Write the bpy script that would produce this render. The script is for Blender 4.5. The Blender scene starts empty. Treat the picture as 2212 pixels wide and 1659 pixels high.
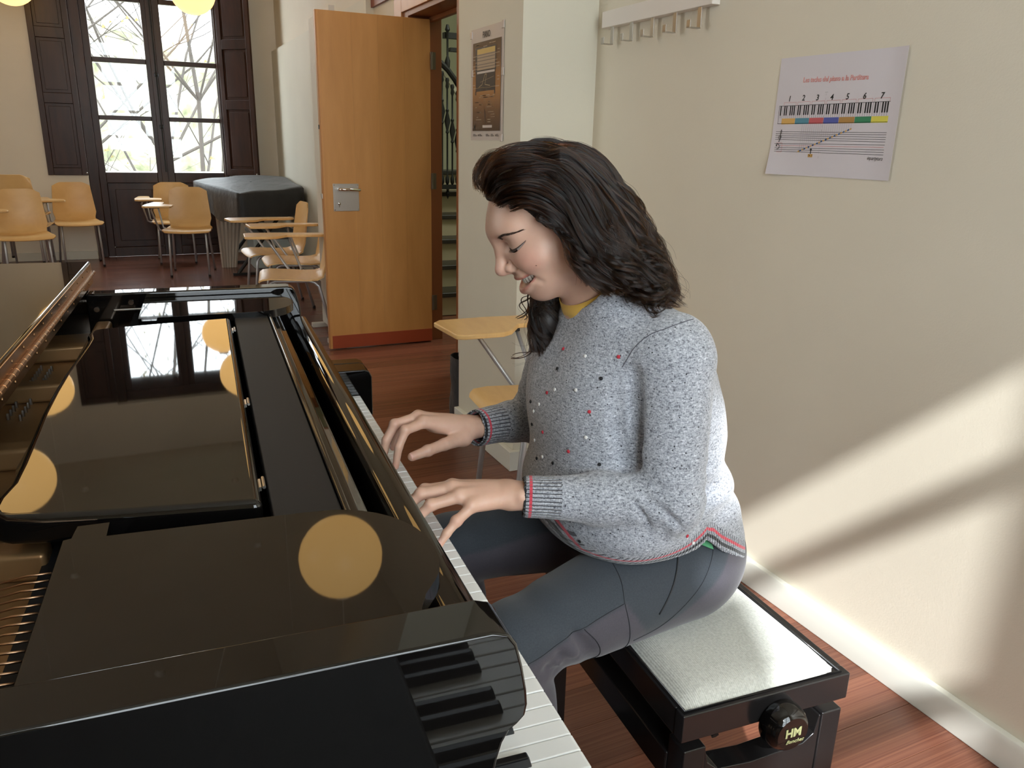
import bpy, bmesh, math, random
import numpy as np
from mathutils import Vector, Matrix, noise as mnoise
random.seed(7)
S = bpy.context.scene
COL = S.collection
pi = math.pi

# ------------------------------------------------------------------ camera
CAM_H = 1.298
def cam_axes(yaw, pitch, roll):
    yaw, pitch, roll = map(math.radians, (yaw, pitch, roll))
    f = Vector((math.sin(yaw)*math.cos(pitch), math.cos(yaw)*math.cos(pitch), -math.sin(pitch)))
    r = Vector((math.cos(yaw), -math.sin(yaw), 0))
    u = r.cross(f)
    c, s = math.cos(roll), math.sin(roll)
    return c*r + s*u, -s*r + c*u, f
_r, _u, _f = cam_axes(25.5077, 16.9255, 1.3230)
cd = bpy.data.cameras.new('camera'); cam = bpy.data.objects.new('camera', cd); COL.objects.link(cam)
cd.sensor_width = 36.0; cd.lens = 1700.0/2212.0*36.0; cd.clip_start = 0.02; cd.clip_end = 300
M = Matrix((( _r.x, _u.x, -_f.x, 0), (_r.y, _u.y, -_f.y, 0), (_r.z, _u.z, -_f.z, CAM_H), (0, 0, 0, 1)))
cam.matrix_world = M
S.camera = cam

# ------------------------------------------------------------------ light and exposure
S.view_settings.view_transform = 'Standard'; S.view_settings.look = 'None'
S.view_settings.gamma = 1.0; S.view_settings.use_curve_mapping = False
S.view_settings.exposure = 0.75
W = bpy.data.worlds.new('sky'); S.world = W; W.use_nodes = True
bg = W.node_tree.nodes['Background']
bg.inputs[0].default_value = (0.86, 0.95, 1.0, 1); bg.inputs[1].default_value = 6.0
sun = bpy.data.lights.new('sun', 'SUN'); sun.energy = 5.0; sun.angle = math.radians(0.9); sun.color = (0.93, 0.97, 1.0)
so = bpy.data.objects.new('sun', sun); COL.objects.link(so)
SUN_DIR = Vector((0.50, 1.0, -0.92)).normalized()
so.rotation_euler = SUN_DIR.to_track_quat('-Z', 'Y').to_euler(); so.location = (-3, -6, 6)
def portal(name, loc, sx, sy, direction):
    l = bpy.data.lights.new(name, 'AREA'); l.shape = 'RECTANGLE'; l.size = sx; l.size_y = sy
    l.cycles.is_portal = True
    o = bpy.data.objects.new(name, l); COL.objects.link(o); o.location = loc
    o.rotation_euler = Vector(direction).to_track_quat('-Z', 'Z').to_euler()
portal('window_portal', (0.36, -1.72, 2.05), 1.8, 2.6, (0, 1, 0))
portal('window_portal', (0.37, 10.0, 2.1), 1.5, 2.7, (0, -1, 0))

portal('window_portal', (-4.14, 3.6, 1.9), 1.2, 2.0, (1, 0, 0))

# ------------------------------------------------------------------ materials
def mat(name, color, rough=0.5, metal=0.0, ior=1.45, spec=0.5, nodes=None, emit=None, coat=0.0, sheen=0.0, sss=0.0):
    m = bpy.data.materials.new(name); m.use_nodes = True
    nt = m.node_tree; b = nt.nodes['Principled BSDF']
    b.inputs['Base Color'].default_value = (*color, 1); b.inputs['Roughness'].default_value = rough
    b.inputs['Metallic'].default_value = metal; b.inputs['IOR'].default_value = ior
    b.inputs['Specular IOR Level'].default_value = spec
    b.inputs['Coat Weight'].default_value = coat; b.inputs['Coat Roughness'].default_value = 0.1
    if sheen: b.inputs['Sheen Weight'].default_value = sheen
    if sss:
        b.inputs['Subsurface Weight'].default_value = sss
        b.inputs['Subsurface Radius'].default_value = (0.012, 0.005, 0.003); b.inputs['Subsurface Scale'].default_value = 1.0
    if emit:
        b.inputs['Emission Color'].default_value = (*emit[0], 1); b.inputs['Emission Strength'].default_value = emit[1]
    if nodes: nodes(nt, b)
    return m
def N(nt, typ, **kw):
    n = nt.nodes.new(typ)
    for k, v in kw.items(): setattr(n, k, v)
    return n
def coords(nt, scale=(1, 1, 1), kind='Object'):
    tc = N(nt, 'ShaderNodeTexCoord'); mp = N(nt, 'ShaderNodeMapping')
    mp.inputs['Scale'].default_value = scale
    nt.links.new(tc.outputs[kind], mp.inputs['Vector']); return mp.outputs[0]
def ramp(nt, fac, stops):
    r = N(nt, 'ShaderNodeValToRGB'); el = r.color_ramp.elements
    while len(el) < len(stops): el.new(0.5)
    for e, (p, c) in zip(el, stops): e.position = p; e.color = (*c, 1)
    nt.links.new(fac, r.inputs[0]); return r.outputs[0]
def noise(nt, vec, scale, detail=4, rough=0.55, dist=0.0):
    n = N(nt, 'ShaderNodeTexNoise'); n.inputs['Scale'].default_value = scale; n.inputs['Detail'].default_value = detail
    n.inputs['Roughness'].default_value = rough; n.inputs['Distortion'].default_value = dist
    nt.links.new(vec, n.inputs['Vector']); return n.outputs[0]
def bump(nt, b, height, strength, dist=0.002):
    n = N(nt, 'ShaderNodeBump'); n.inputs['Strength'].default_value = strength; n.inputs['Distance'].default_value = dist
    nt.links.new(height, n.inputs['Height']); nt.links.new(n.outputs[0], b.inputs['Normal'])
def mixc(nt, fac, a, bcol, mode='MIX'):
    n = N(nt, 'ShaderNodeMix', data_type='RGBA', blend_type=mode)
    if hasattr(fac, 'links') or hasattr(fac, 'is_output'): nt.links.new(fac, n.inputs[0])
    else: n.inputs[0].default_value = fac
    for i, v in ((6, a), (7, bcol)):
        if isinstance(v, tuple): n.inputs[i].default_value = (*v, 1)
        else: nt.links.new(v, n.inputs[i])
    return n.outputs[2]
def mathn(nt, op, a, b=None):
    n = N(nt, 'ShaderNodeMath', operation=op)
    for i, v in enumerate((a, b)):
        if v is None: continue
        if isinstance(v, (int, float)): n.inputs[i].default_value = v
        else: nt.links.new(v, n.inputs[i])
    return n.outputs[0]
def wood(c1, c2, scale=(2, 2, 30), rough=0.4, rnd=0.0, nscale=1.0, coat=0.0):
    def f(nt, b):
        v = coords(nt, scale)
        if rnd:
            oi = N(nt, 'ShaderNodeObjectInfo'); ad = N(nt, 'ShaderNodeVectorMath', operation='ADD')
            cm = N(nt, 'ShaderNodeCombineXYZ')
            m10 = mathn(nt, 'MULTIPLY', oi.outputs['Random'], 37.0)
            for i in range(3): nt.links.new(m10, cm.inputs[i])
            nt.links.new(v, ad.inputs[0]); nt.links.new(cm.outputs[0], ad.inputs[1]); v = ad.outputs[0]
        n = noise(nt, v, nscale, 6, 0.6, 0.4)
        c = ramp(nt, n, [(0.3, c1), (0.7, c2)])
        if rnd:
            hs = N(nt, 'ShaderNodeHueSaturation')
            mr = N(nt, 'ShaderNodeMapRange'); mr.inputs[3].default_value = 1-rnd; mr.inputs[4].default_value = 1+rnd
            nt.links.new(oi.outputs['Random'], mr.inputs[0]); nt.links.new(mr.outputs[0], hs.inputs['Value'])
            nt.links.new(c, hs.inputs['Color']); c = hs.outputs[0]
        nt.links.new(c, b.inputs['Base Color'])
        bump(nt, b, n, 0.08, 0.001)
    return mat('wood', c2, rough, nodes=f, coat=coat)
def plaster(c, var=0.06, bs=0.25):
    def f(nt, b):
        v = coords(nt, (1, 1, 1))
        n = noise(nt, v, 1.3, 3)
        d = tuple(x*(1-var) for x in c)
        nt.links.new(ramp(nt, n, [(0.35, d), (0.65, c)]), b.inputs['Base Color'])
        bump(nt, b, noise(nt, v, 220, 3), bs, 0.0015)
    return mat('plaster', c, 0.55, nodes=f)
M_wall = plaster((0.76, 0.69, 0.56))
M_wall2 = plaster((0.72, 0.68, 0.56))
M_ceil = plaster((0.80, 0.76, 0.66))
M_base = mat('paint', (0.72, 0.71, 0.63), 0.35)
M_white = mat('white_lacquer', (0.78, 0.72, 0.66), 0.35)
M_floor = wood((0.115, 0.038, 0.024), (0.225, 0.088, 0.050), (1.2, 14, 14), 0.27, 0.28, 1.6)
M_gap = mat('dark_gap', (0.03, 0.012, 0.008), 0.7)
M_dark = wood((0.022, 0.008, 0.005), (0.060, 0.022, 0.013), (6, 6, 1.0), 0.32, 0, 2.0)
M_door = wood((0.60, 0.29, 0.09), (0.72, 0.36, 0.125), (5, 5, 0.6), 0.33, 0, 1.6)
M_frame = wood((0.46, 0.20, 0.06), (0.55, 0.25, 0.08), (5, 5, 0.6), 0.35, 0, 1.6)
M_kick = mat('kick_plate', (0.36, 0.065, 0.024), 0.4)
M_steel = mat('steel', (0.50, 0.47, 0.43), 0.32, 1.0)
M_chrome = mat('chrome', (0.72, 0.70, 0.67), 0.12, 1.0)
M_tube = mat('grey_tube', (0.50, 0.51, 0.52), 0.35, 0.5)
M_ply = wood((0.76, 0.47, 0.19), (0.86, 0.57, 0.245), (3, 14, 3), 0.30, 0.06, 1.5)
M_plyedge = mat('ply_edge', (0.66, 0.38, 0.17), 0.5)
M_blackplastic = mat('black_plastic', (0.012, 0.012, 0.012), 0.45)
M_lac = mat('black_lacquer', (0.0035, 0.003, 0.0028), 0.025, ior=1.56)
M_satin = mat('black_felt', (0.011, 0.011, 0.012), 0.62, spec=0.35)
M_ivory = mat('white_key', (0.80, 0.80, 0.78), 0.16)
M_ebony = mat('black_key', (0.006, 0.006, 0.007), 0.16)
M_brass = mat('brass', (0.42, 0.26, 0.15), 0.24, 1.0)
M_iron = mat('bronze_plate', (0.34, 0.20, 0.09), 0.34, 0.6)
M_copper = mat('copper_wire', (0.50, 0.31, 0.19), 0.28, 1.0)
M_paint_black = mat('black_iron', (0.010, 0.010, 0.009), 0.5)
M_lamp = mat('opal_glass', (0.40, 0.32, 0.18), 0.35, emit=((1.0, 0.58, 0.19), 1.35))
def _cloth(nt, b):
    v = coords(nt, (1, 1, 1))
    bump(nt, b, noise(nt, v, 9, 4), 0.5, 0.02)
M_cloth = mat('black_cloth', (0.018, 0.020, 0.023), 0.55, nodes=_cloth, sheen=0.2)
def thin_glass():
    m = bpy.data.materials.new('window_glass'); m.use_nodes = True; nt = m.node_tree
    out = nt.nodes['Material Output']; nt.nodes.remove(nt.nodes['Principled BSDF'])
    t = N(nt, 'ShaderNodeBsdfTransparent'); g = N(nt, 'ShaderNodeBsdfGlossy'); g.inputs['Roughness'].default_value = 0.0
    mx = N(nt, 'ShaderNodeMixShader'); mx.inputs[0].default_value = 0.05
    nt.links.new(t.outputs[0], mx.inputs[1]); nt.links.new(g.outputs[0], mx.inputs[2])
    nt.links.new(mx.outputs[0], out.inputs[0]); return m
M_glass = thin_glass()

# ------------------------------------------------------------------ mesh builder
class MB:
    def __init__(s): s.v = []; s.f = []
    def add(s, vs, fs):
        o = len(s.v); s.v += [tuple(v) for v in vs]; s.f += [tuple(i+o for i in f) for f in fs]; return s
    def box(s, lo, hi, rot=None, piv=None):
        x0, y0, z0 = lo; x1, y1, z1 = hi
        vs = [Vector(p) for p in ((x0,y0,z0),(x1,y0,z0),(x1,y1,z0),(x0,y1,z0),(x0,y0,z1),(x1,y0,z1),(x1,y1,z1),(x0,y1,z1))]
        if rot is not None:
            c = Vector(piv) if piv is not None else (Vector(lo)+Vector(hi))/2
            vs = [rot @ (v-c) + c for v in vs]
        return s.add(vs, [(0,3,2,1),(4,5,6,7),(0,1,5,4),(1,2,6,5),(2,3,7,6),(3,0,4,7)])
    def prism(s, poly, lo, hi, axis='z'):
        def P(p, t):
            if axis == 'z': return (p[0], p[1], t)
            if axis == 'y': return (p[0], t, p[1])
            return (t, p[0], p[1])
        n = len(poly)
        vs = [P(p, lo) for p in poly] + [P(p, hi) for p in poly]
        fs = [tuple(range(n))[::-1], tuple(range(n, 2*n))] + [(i, (i+1) % n, n+(i+1) % n, n+i) for i in range(n)]
        return s.add(vs, fs)
    def tube(s, path, r, n=8, cap=True, closed=False):
        path = [Vector(p) for p in path]; m = len(path)
        rs = r if isinstance(r, (list, tuple)) else [r]*m
        rings = []; prev = None
        for i, p in enumerate(path):
            a = path[i-1] if (i > 0 or closed) else p; b = path[(i+1) % m] if (i < m-1 or closed) else p
            t = (b-a).normalized()
            if prev is None:
                q = t.cross(Vector((0, 0, 1)))
                if q.length < 0.2: q = t.cross(Vector((1, 0, 0)))
            else: q = prev - t*prev.dot(t)
            q.normalize(); prev = q; w = t.cross(q)
            rings.append([p + rs[i]*(math.cos(2*pi*k/n)*q + math.sin(2*pi*k/n)*w) for k in range(n)])
        o = len(s.v)
        vs = [v for r_ in rings for v in r_]; fs = []
        L = m if closed else m-1
        for i in range(L):
            for k in range(n):
                a = i*n+k; b = i*n+(k+1) % n; c = ((i+1) % m)*n+(k+1) % n; d = ((i+1) % m)*n+k
                fs.append((a, b, c, d))
        if cap and not closed:
            fs.append(tuple(range(n))[::-1]); fs.append(tuple((m-1)*n+k for k in range(n)))
        return s.add(vs, fs)
    def lathe(s, prof, n=16, at=(0, 0, 0), rot=None):
        at = Vector(at); vs = []; fs = []; m = len(prof)
        for r, z in prof:
            for k in range(n):
                p = Vector((r*math.cos(2*pi*k/n), r*math.sin(2*pi*k/n), z))
                vs.append(at + (rot @ p if rot is not None else p))
        for i in range(m-1):
            for k in range(n): fs.append((i*n+k, i*n+(k+1) % n, (i+1)*n+(k+1) % n, (i+1)*n+k))
        fs.append(tuple(range(n))[::-1]); fs.append(tuple((m-1)*n+k for k in range(n)))
        return s.add(vs, fs)
    def grid(s, P, wrapu=False):
        m = len(P); n = len(P[0]); vs = [v for r in P for v in r]; fs = []
        for i in range(m-1):
            for k in range(n if wrapu else n-1):
                fs.append((i*n+k, i*n+(k+1) % n, (i+1)*n+(k+1) % n, (i+1)*n+k))
        return s.add(vs, fs)
    def sheet(s, P, th, nrm=None):
        """a grid of points thickened by th along its normals"""
        m = len(P); n = len(P[0]); P = [[Vector(p) for p in r] for r in P]
        Q = []
        for i in range(m):
            r = []
            for k in range(n):
                du = P[min(i+1, m-1)][k] - P[max(i-1, 0)][k]; dv = P[i][min(k+1, n-1)] - P[i][max(k-1, 0)]
                nn = du.cross(dv).normalized(); r.append(P[i][k] + nn*th)
            Q.append(r)
        o = m*n; vs = [v for r in P for v in r] + [v for r in Q for v in r]; fs = []
        for i in range(m-1):
            for k in range(n-1):
                a, b, c, d = i*n+k, i*n+k+1, (i+1)*n+k+1, (i+1)*n+k
                fs.append((a, d, c, b)); fs.append((o+a, o+b, o+c, o+d))
        bd = [k for k in range(n)] + [i*n+n-1 for i in range(1, m)] + [(m-1)*n+k for k in range(n-2, -1, -1)] + [i*n for i in range(m-2, 0, -1)]
        for a, b in zip(bd, bd[1:]+bd[:1]): fs.append((a, b, o+b, o+a))
        return s.add(vs, fs)
    def mesh(s, name, off=(0, 0, 0)):
        me = bpy.data.meshes.new(name)
        ox, oy, oz = off
        me.from_pydata([(v[0]-ox, v[1]-oy, v[2]-oz) for v in s.v], [], s.f)
        bm = bmesh.new(); bm.from_mesh(me); bmesh.ops.recalc_face_normals(bm, faces=bm.faces); bm.to_mesh(me); bm.free()
        return me
    def build(s, name, m, parent=None, smooth=False, bevel=0, seg=2, off=(0, 0, 0), loc=None):
        me = s.mesh(name, off); me.materials.append(m)
        o = bpy.data.objects.new(name, me); COL.objects.link(o)
        if parent: o.parent = parent
        if loc is not None: o.location = loc
        if bevel:
            md = o.modifiers.new('bevel', 'BEVEL'); md.width = bevel; md.segments = seg; md.limit_method = 'ANGLE'; md.angle_limit = 0.6
            md.harden_normals = True; me.shade_smooth()
        elif smooth is True: me.shade_smooth()
        elif smooth:
            me.shade_smooth(); me.set_sharp_from_angle(angle=smooth)
        return o
def tag(o, label=None, cat=None, group=None, kind=None):
    if label: o['label'] = label
    if cat: o['category'] = cat
    if group: o['group'] = group
    if kind: o['kind'] = kind
    return o
def empty(name, loc=(0, 0, 0), rz=0.0, label=None, cat=None, group=None, kind=None):
    o = bpy.data.objects.new(name, None); COL.objects.link(o); o.location = loc; o.rotation_euler = (0, 0, rz)
    o.empty_display_size = 0.05
    return tag(o, label, cat, group, kind)
def copy_tree(o, parent=None):
    c = o.copy(); COL.objects.link(c)
    if parent: c.parent = parent
    for ch in list(o.children): copy_tree(ch, c)
    return c
def structure(o): o['kind'] = 'structure'; return o
def text_obj(name, body, size, m, parent, loc, rot=(0, 0, 0), shear=0.0, extrude=0.0002, offset=0.0, align='CENTER', sx=1.0, spacing=1.0):
    cu = bpy.data.curves.new(name, 'FONT'); cu.body = body; cu.size = size; cu.shear = shear; cu.extrude = extrude
    cu.offset = offset; cu.align_x = align; cu.align_y = 'CENTER'; cu.space_character = spacing; cu.resolution_u = 2
    t = bpy.data.objects.new(name, cu); COL.objects.link(t)
    bpy.context.view_layer.update()
    me = bpy.data.meshes.new_from_object(t.evaluated_get(bpy.context.evaluated_depsgraph_get()))
    bpy.data.objects.remove(t); me.name = name; me.materials.clear(); me.materials.append(m)
    o = bpy.data.objects.new(name, me); COL.objects.link(o); o.parent = parent; o.location = loc; o.rotation_euler = rot; o.scale = (sx, 1, 1)
    return o
# ------------------------------------------------------------------ the room
CEIL = 4.25; YF = 9.741; YR = -1.6; XR = 1.63; XL = -4.0
# floor: dark bed and one object per board
fl = structure(MB().box((XL-0.1, YR-0.1, -0.06), (4.2, 10.1, -0.012)).build('floor', M_gap))
pm = MB().box((0, 0, -0.012), (1, 1, 0)).mesh('floor_plank'); pm.materials.append(M_floor)
PW = 0.126; y = YR; row = 0; NP = 0
while y < YF + 0.02:
    x = XL - random.uniform(0, 1.6)
    xend = 2.02
    while x < xend:
        L = random.uniform(1.9, 2.6)
        x2 = min(x+L, xend)
        if xend - x2 < 0.5: x2 = xend
        if x2 > XL:
            o = bpy.data.objects.new('floor_plank', pm); COL.objects.link(o); o.parent = fl
            o.location = (max(x, XL)+0.0008, y+0.0006, random.uniform(-0.0005, 0.0))
            o.scale = (x2-max(x, XL)-0.0016, PW-0.0012, 1); NP += 1
        x = x2
    y += PW
structure(MB().box((2.02, 2.4, -0.02), (4.2, 9.9, -0.001)).build('floor_hall', M_floor))
structure(MB().box((XL-0.1, YR-0.1, CEIL), (2.1, YF+0.3, CEIL+0.1)).build('ceiling', M_ceil))
# right wall: near stretch, pier with the poster, door bay, far stretch
structure(MB().box((XR, YR-0.1, 0), (XR+0.3, 2.80, CEIL)).build('wall_right', M_wall))
pier = structure(MB().box((1.321, 2.746, 0), (1.93, 3.36, CEIL)).build('wall_pier', M_wall2))
structure(MB().box((XR, 3.36, 0), (XR+0.215, 4.16, CEIL)).box((XR, 4.16, 2.12), (XR+0.215, 5.10, CEIL))
          .box((XR, 5.10, 0), (XR+0.215, YF+0.1, CEIL)).build('wall_door', M_wall))
structure(MB().box((1.575, 5.75, 0.0), (XR, YF, 2.23)).build('wall_panel', M_wall2))
structure(MB().box((XL-0.1, YF, 0), (-0.40, YF+0.3, CEIL)).box((1.17, YF, 0), (2.0, YF+0.3, CEIL)).box((1.04, YF+0.16, 0), (1.17, YF+0.3, CEIL))
          .box((-0.40, YF, 3.62), (1.17, YF+0.3, CEIL)).build('wall_back', plaster((0.84, 0.79, 0.69))))
structure(MB().box((XL-0.1, YR-0.1, 0), (-0.54, YR+0.05, CEIL)).box((1.26, YR-0.1, 0), (2.0, YR+0.05, CEIL))
          .box((-0.54, YR-0.1, 3.33), (1.26, YR+0.05, CEIL)).box((-0.54, YR-0.1, 0), (1.26, YR+0.05, 0.75)).build('wall_front', M_wall))
structure(MB().box((XL-0.12, YR-0.1, 0), (XL, 3.0, CEIL)).box((XL-0.12, 4.2, 0), (XL, YF+0.1, CEIL)).box((XL-0.12, 3.0, 0), (XL, 4.2, 0.9)).box((XL-0.12, 3.0, 2.9), (XL, 4.2, CEIL)).build('wall_left', M_wall))
# baseboards
def base_profile(h=0.078, t=0.022): return [(0, 0), (t, 0), (t, h-0.012), (t-0.006, h), (0, h)]
structure(MB().prism([(XR-p[0], p[1]) for p in base_profile(0.080, 0.024)], YR+0.05, 2.746, 'y').build('baseboard_right', M_base, bevel=0.002))
structure(MB().prism([(1.297, 2.722), (XR-0.024, 2.722), (XR-0.024, 2.746), (1.321, 2.746), (1.321, 3.36), (1.297, 3.36)], 0, 0.085).build('baseboard_pier', M_base, bevel=0.003))
structure(MB().box((XL, YF-0.02, 0), (-0.40, YF, 0.09)).build('baseboard_back', M_base, bevel=0.004))
structure(MB().box((1.555, 5.75, 0), (1.575, YF, 0.09)).build('baseboard_far', M_base, bevel=0.004))

# door bay: wooden casing, open leaf
M_hinge = mat('dull_hinge', (0.16, 0.13, 0.10), 0.45, 0.8)
dc = empty('door_1', (XR, 4.63, 0), kind='structure')
m = MB()
m.box((-0.012, 0.47, 0), (0.0, 0.62, 2.30)).box((-0.012, -0.47, 2.06), (0.0, 0.47, 2.30))
m.build('casing', M_frame, dc, bevel=0.003)
m = MB().box((0, 0.37, 0), (0.215, 0.47, 2.06)).box((0, -0.47, 0), (0.215, -0.44, 2.06)).box((0, -0.44, 2.03), (0.215, 0.37, 2.12))
m.box((0.13, -0.44, 2.005), (0.16, 0.37, 2.03))
m.build('jamb', wood((0.22, 0.075, 0.028), (0.28, 0.10, 0.036), (5, 5, .6), .4), dc, bevel=0.002)
leaf = empty('door_2', (1.75, 4.944, 0), kind='structure')
LW = 0.69
m = MB().box((-LW, 0, 0.008), (0, 0.042, 2.014)); pl = m.build('leaf', M_door, leaf, bevel=0.002)
MB().box((-LW-0.006, 0.004, 0.008), (-LW, 0.038, 2.014)).build('edge_lipping', M_frame, leaf, bevel=0.001)
for i, (x0, x1) in enumerate(((-LW+0.012, -LW+0.20), (-LW+0.2005, -LW+0.36), (-LW+0.3605, -LW+0.52), (-LW+0.5205, -0.004))):
    c = 1.0 - 0.035*i
    MB().box((x0, -0.0018, 0.094), (x1, 0.001, 2.012)).build('veneer_sheet', wood((0.60*c, 0.285*c, 0.085*c), (0.72*c, 0.36*c, 0.12*c), (5, 5, 0.7), 0.34, 0, 1.7), leaf)
MB().box((-LW+0.012, -0.006, 0.010), (-0.002, 0.0, 0.094)).build('kick_plate', M_kick, leaf, bevel=0.001)
hp = MB().box((-LW+0.055, -0.005, 0.88), (-LW+0.215, -0.0015, 1.045)).build('handle_plate', M_steel, leaf, bevel=0.002)
MB().tube([(-LW+0.088, -0.004, 1.013), (-LW+0.088, -0.05, 1.013), (-LW+0.105, -0.056, 1.013), (-LW+0.212, -0.056, 1.010)], 0.0085, 10).build('lever', M_chrome, hp, smooth=True)
MB().lathe([(0.0085, 0), (0.0085, 0.004), (0.004, 0.006)], 12, (-LW+0.09, -0.005, 0.925), Matrix.Rotation(pi/2, 3, 'X')).build('lock_cylinder', M_chrome, hp, smooth=0.6)
MB().box((-LW+0.0885, -0.010, 0.905), (-LW+0.0915, -0.008, 0.92)).build('key', M_chrome, hp)
sc = MB()
for sx in (0.063, 0.207):
    for sz in (0.888, 1.037): sc.lathe([(0.0035, 0), (0.003, 0.0012)], 8, (-LW+sx, -0.005, sz), Matrix.Rotation(pi/2, 3, 'X'))
tag(sc.build('plate_screws', M_chrome, hp, smooth=0.6), kind='stuff')
for z in (0.27, 1.06, 1.78):
    MB().lathe([(0.008, -0.05), (0.008, 0.05)], 10, (0.006, -0.006, z)).box((0.0, -0.004, z-0.05), (0.034, 0.0, z+0.05)).build('hinge', M_hinge, leaf, smooth=0.6)
MB().box((-LW-0.009, 0.012, 1.36), (-LW-0.004, 0.030, 1.385)).build('latch', M_paint_black, leaf)
MB().box((-LW-0.012, 0.010, 0.955), (-LW-0.004, 0.032, 0.985)).build('bolt', M_steel, leaf)
structure(MB().box((XR-0.02, 5.27, 2.17), (XR, 5.75, 2.6)).build('trim_1', mat('red_trim', (0.20, 0.035, 0.02), 0.4)))

# far window: tall double casement with panelled lower part, folded shutters
wn = empty('window_1', (0.32, YF+0.12, 0), kind='structure'); WX = -0.32
def wbox(x0, x1, z0, z1, y0=0.02, y1=0.10): return MB().box((x0+WX, y0, z0), (x1+WX, y1, z1))
fr = MB()
for x0, x1 in ((-0.398, -0.30), (0.965+0.03, 1.038)): fr.box((x0+WX, -0.025, 0), (x1+WX, 0.16, 3.62))
fr.box((-0.30+WX, 0.0, 3.50), (1.0+WX, 0.16, 3.62))
fr.build('window_frame', M_dark, wn, bevel=0.006)
for nm, x0, x1 in (('l', -0.30, 0.355), ('r', 0.363, 1.0)):
    px0, px1 = (-0.232, 0.282) if nm == 'l' else (0.461, 0.985)
    c = MB().box((x0+WX, 0.015, 0), (px0+WX, 0.085, 3.50)).box((px1+WX, 0.015, 0), (x1+WX, 0.085, 3.50))
    zs = [0.911, 1.455, 1.502, 2.032, 2.082, 2.635, 2.685, 3.36]
    c.box((px0+WX, 0.015, 0.80), (px1+WX, 0.085, zs[0])); c.box((px0+WX, 0.015, 0), (px1+WX, 0.085, 0.10))
    for a, b in ((zs[1], zs[2]), (zs[3], zs[4]), (zs[5], zs[6]), (zs[7], 3.50)): c.box((px0+WX, 0.02, a), (px1+WX, 0.08, b))
    cs = c.build('casement', M_dark, wn, bevel=0.005)
    MB().box((px0+WX, 0.04, 0.10), (px1+WX, 0.06, 0.80)).box((px0+0.07+WX, 0.03, 0.17), (px1-0.07+WX, 0.05, 0.73)).build('lower_panel', M_dark, cs, bevel=0.006)
    for a, b in ((zs[0], zs[1]), (zs[2], zs[3]), (zs[4], zs[5]), (zs[6], zs[7])):
        MB().box((px0+WX-0.004, 0.048, a-0.004), (px1+WX+0.004, 0.052, b+0.004)).build('pane', M_glass, cs)
MB().box((0.325+WX, -0.002, 0), (0.392+WX, 0.018, 3.50)).build('meeting_bead', M_dark, wn, bevel=0.006)
rod = MB().tube([(0.372+WX, -0.012, 0.92), (0.372+WX, -0.012, 2.7)], 0.007, 8)
for z in (1.40, 1.93): rod.lathe([(0.016, -0.02), (0.022, -0.01), (0.022, 0.01), (0.016, 0.02)], 10, (0.372+WX, -0.012, z))
rod.build('espagnolette_rod', M_paint_black, wn, smooth=0.6)
def shutter(hx, ang, w):
    sh = empty('shutter', (hx+WX, -0.03, 0)); sh.parent = wn; sh.rotation_euler = (0, 0, ang)
    o = MB().box((0, -0.03, 0.886), (0.055, 0, 3.58)).box((w-0.055, -0.03, 0.886), (w, 0, 3.58))
    zz = [(0.886, 0.96), (1.60, 1.70), (2.22, 2.32), (2.86, 2.94), (3.50, 3.58)]
    for a, b in zz: o.box((0.055, -0.03, a), (w-0.055, 0, b))
    o.build('shutter_frame', M_dark, sh, bevel=0.004)
    for (a, b), (c, d) in zip(zz, zz[1:]):
        q = MB().box((0.055, -0.016, b), (w-0.055, -0.008, c)).prism([(0.085, b+0.03), (w-0.085, b+0.03), (w-0.085, c-0.03), (0.085, c-0.03)], -0.024, -0.006, 'y')
        q.build('shutter_panel', M_dark, sh, bevel=0.006)
    k = MB().lathe([(0.008, 0), (0.010, 0.01), (0.004, 0.02)], 8, (w-0.012, -0.03, 0.91), Matrix.Rotation(pi/2, 3, 'X'))
    k.build('shutter_catch', M_steel, sh, smooth=True)
    return sh
s1 = shutter(-0.398, pi, 0.37); s1.location = (-0.398+WX, -0.035, 0)
s1.rotation_euler = (0, 0, 0); s1.location = (-0.766+WX, -0.122, 0)
s2 = shutter(1.035, -0.80, 0.43)

# tall window behind the camera
def plain_window(name, loc, rz, w, z0, z1, bars, mull):
    e = empty(name, loc, rz, kind='structure'); f_ = MB()
    f_.box((-w/2, -0.03, z0), (-w/2+0.05, 0.03, z1)).box((w/2-0.05, -0.03, z0), (w/2, 0.03, z1))
    f_.box((-w/2+0.05, -0.03, z0), (w/2-0.05, 0.03, z0+0.06)).box((-w/2+0.05, -0.03, z1-0.03), (w/2-0.05, 0.03, z1))
    f_.box((mull-0.045, -0.03, z0+0.06), (mull+0.045, 0.03, z1-0.03))
    for a, b in bars: f_.box((-w/2+0.05, -0.025, a), (w/2-0.05, 0.025, b))
    f_.build('window_frame', M_base, e, bevel=0.004)
    MB().box((-w/2+0.03, -0.003, z0+0.03), (w/2-0.03, 0.003, z1-0.02)).build('pane', M_glass, e)
    return e
w2 = plain_window('window_2', (0.36, YR-0.02, 0), 0, 1.8, 0.75, 3.33, [(1.24, 1.30), (1.80, 1.86), (2.40, 2.47), (2.975, 3.04)], 0.05)
MB().box((-0.85, 0.032, 0.80), (-0.695, 0.052, 2.86)).build('sun_blocker', M_base, w2, bevel=0.004)  # unseen board added to keep low sun off the left of the seat
plain_window('added_fill_window', (XL-0.06, 3.6, 0), pi/2, 1.2, 0.9, 2.9, [(1.5, 1.55), (2.2, 2.25)], 0.0)  # unseen window added on the left wall to give side light

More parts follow.
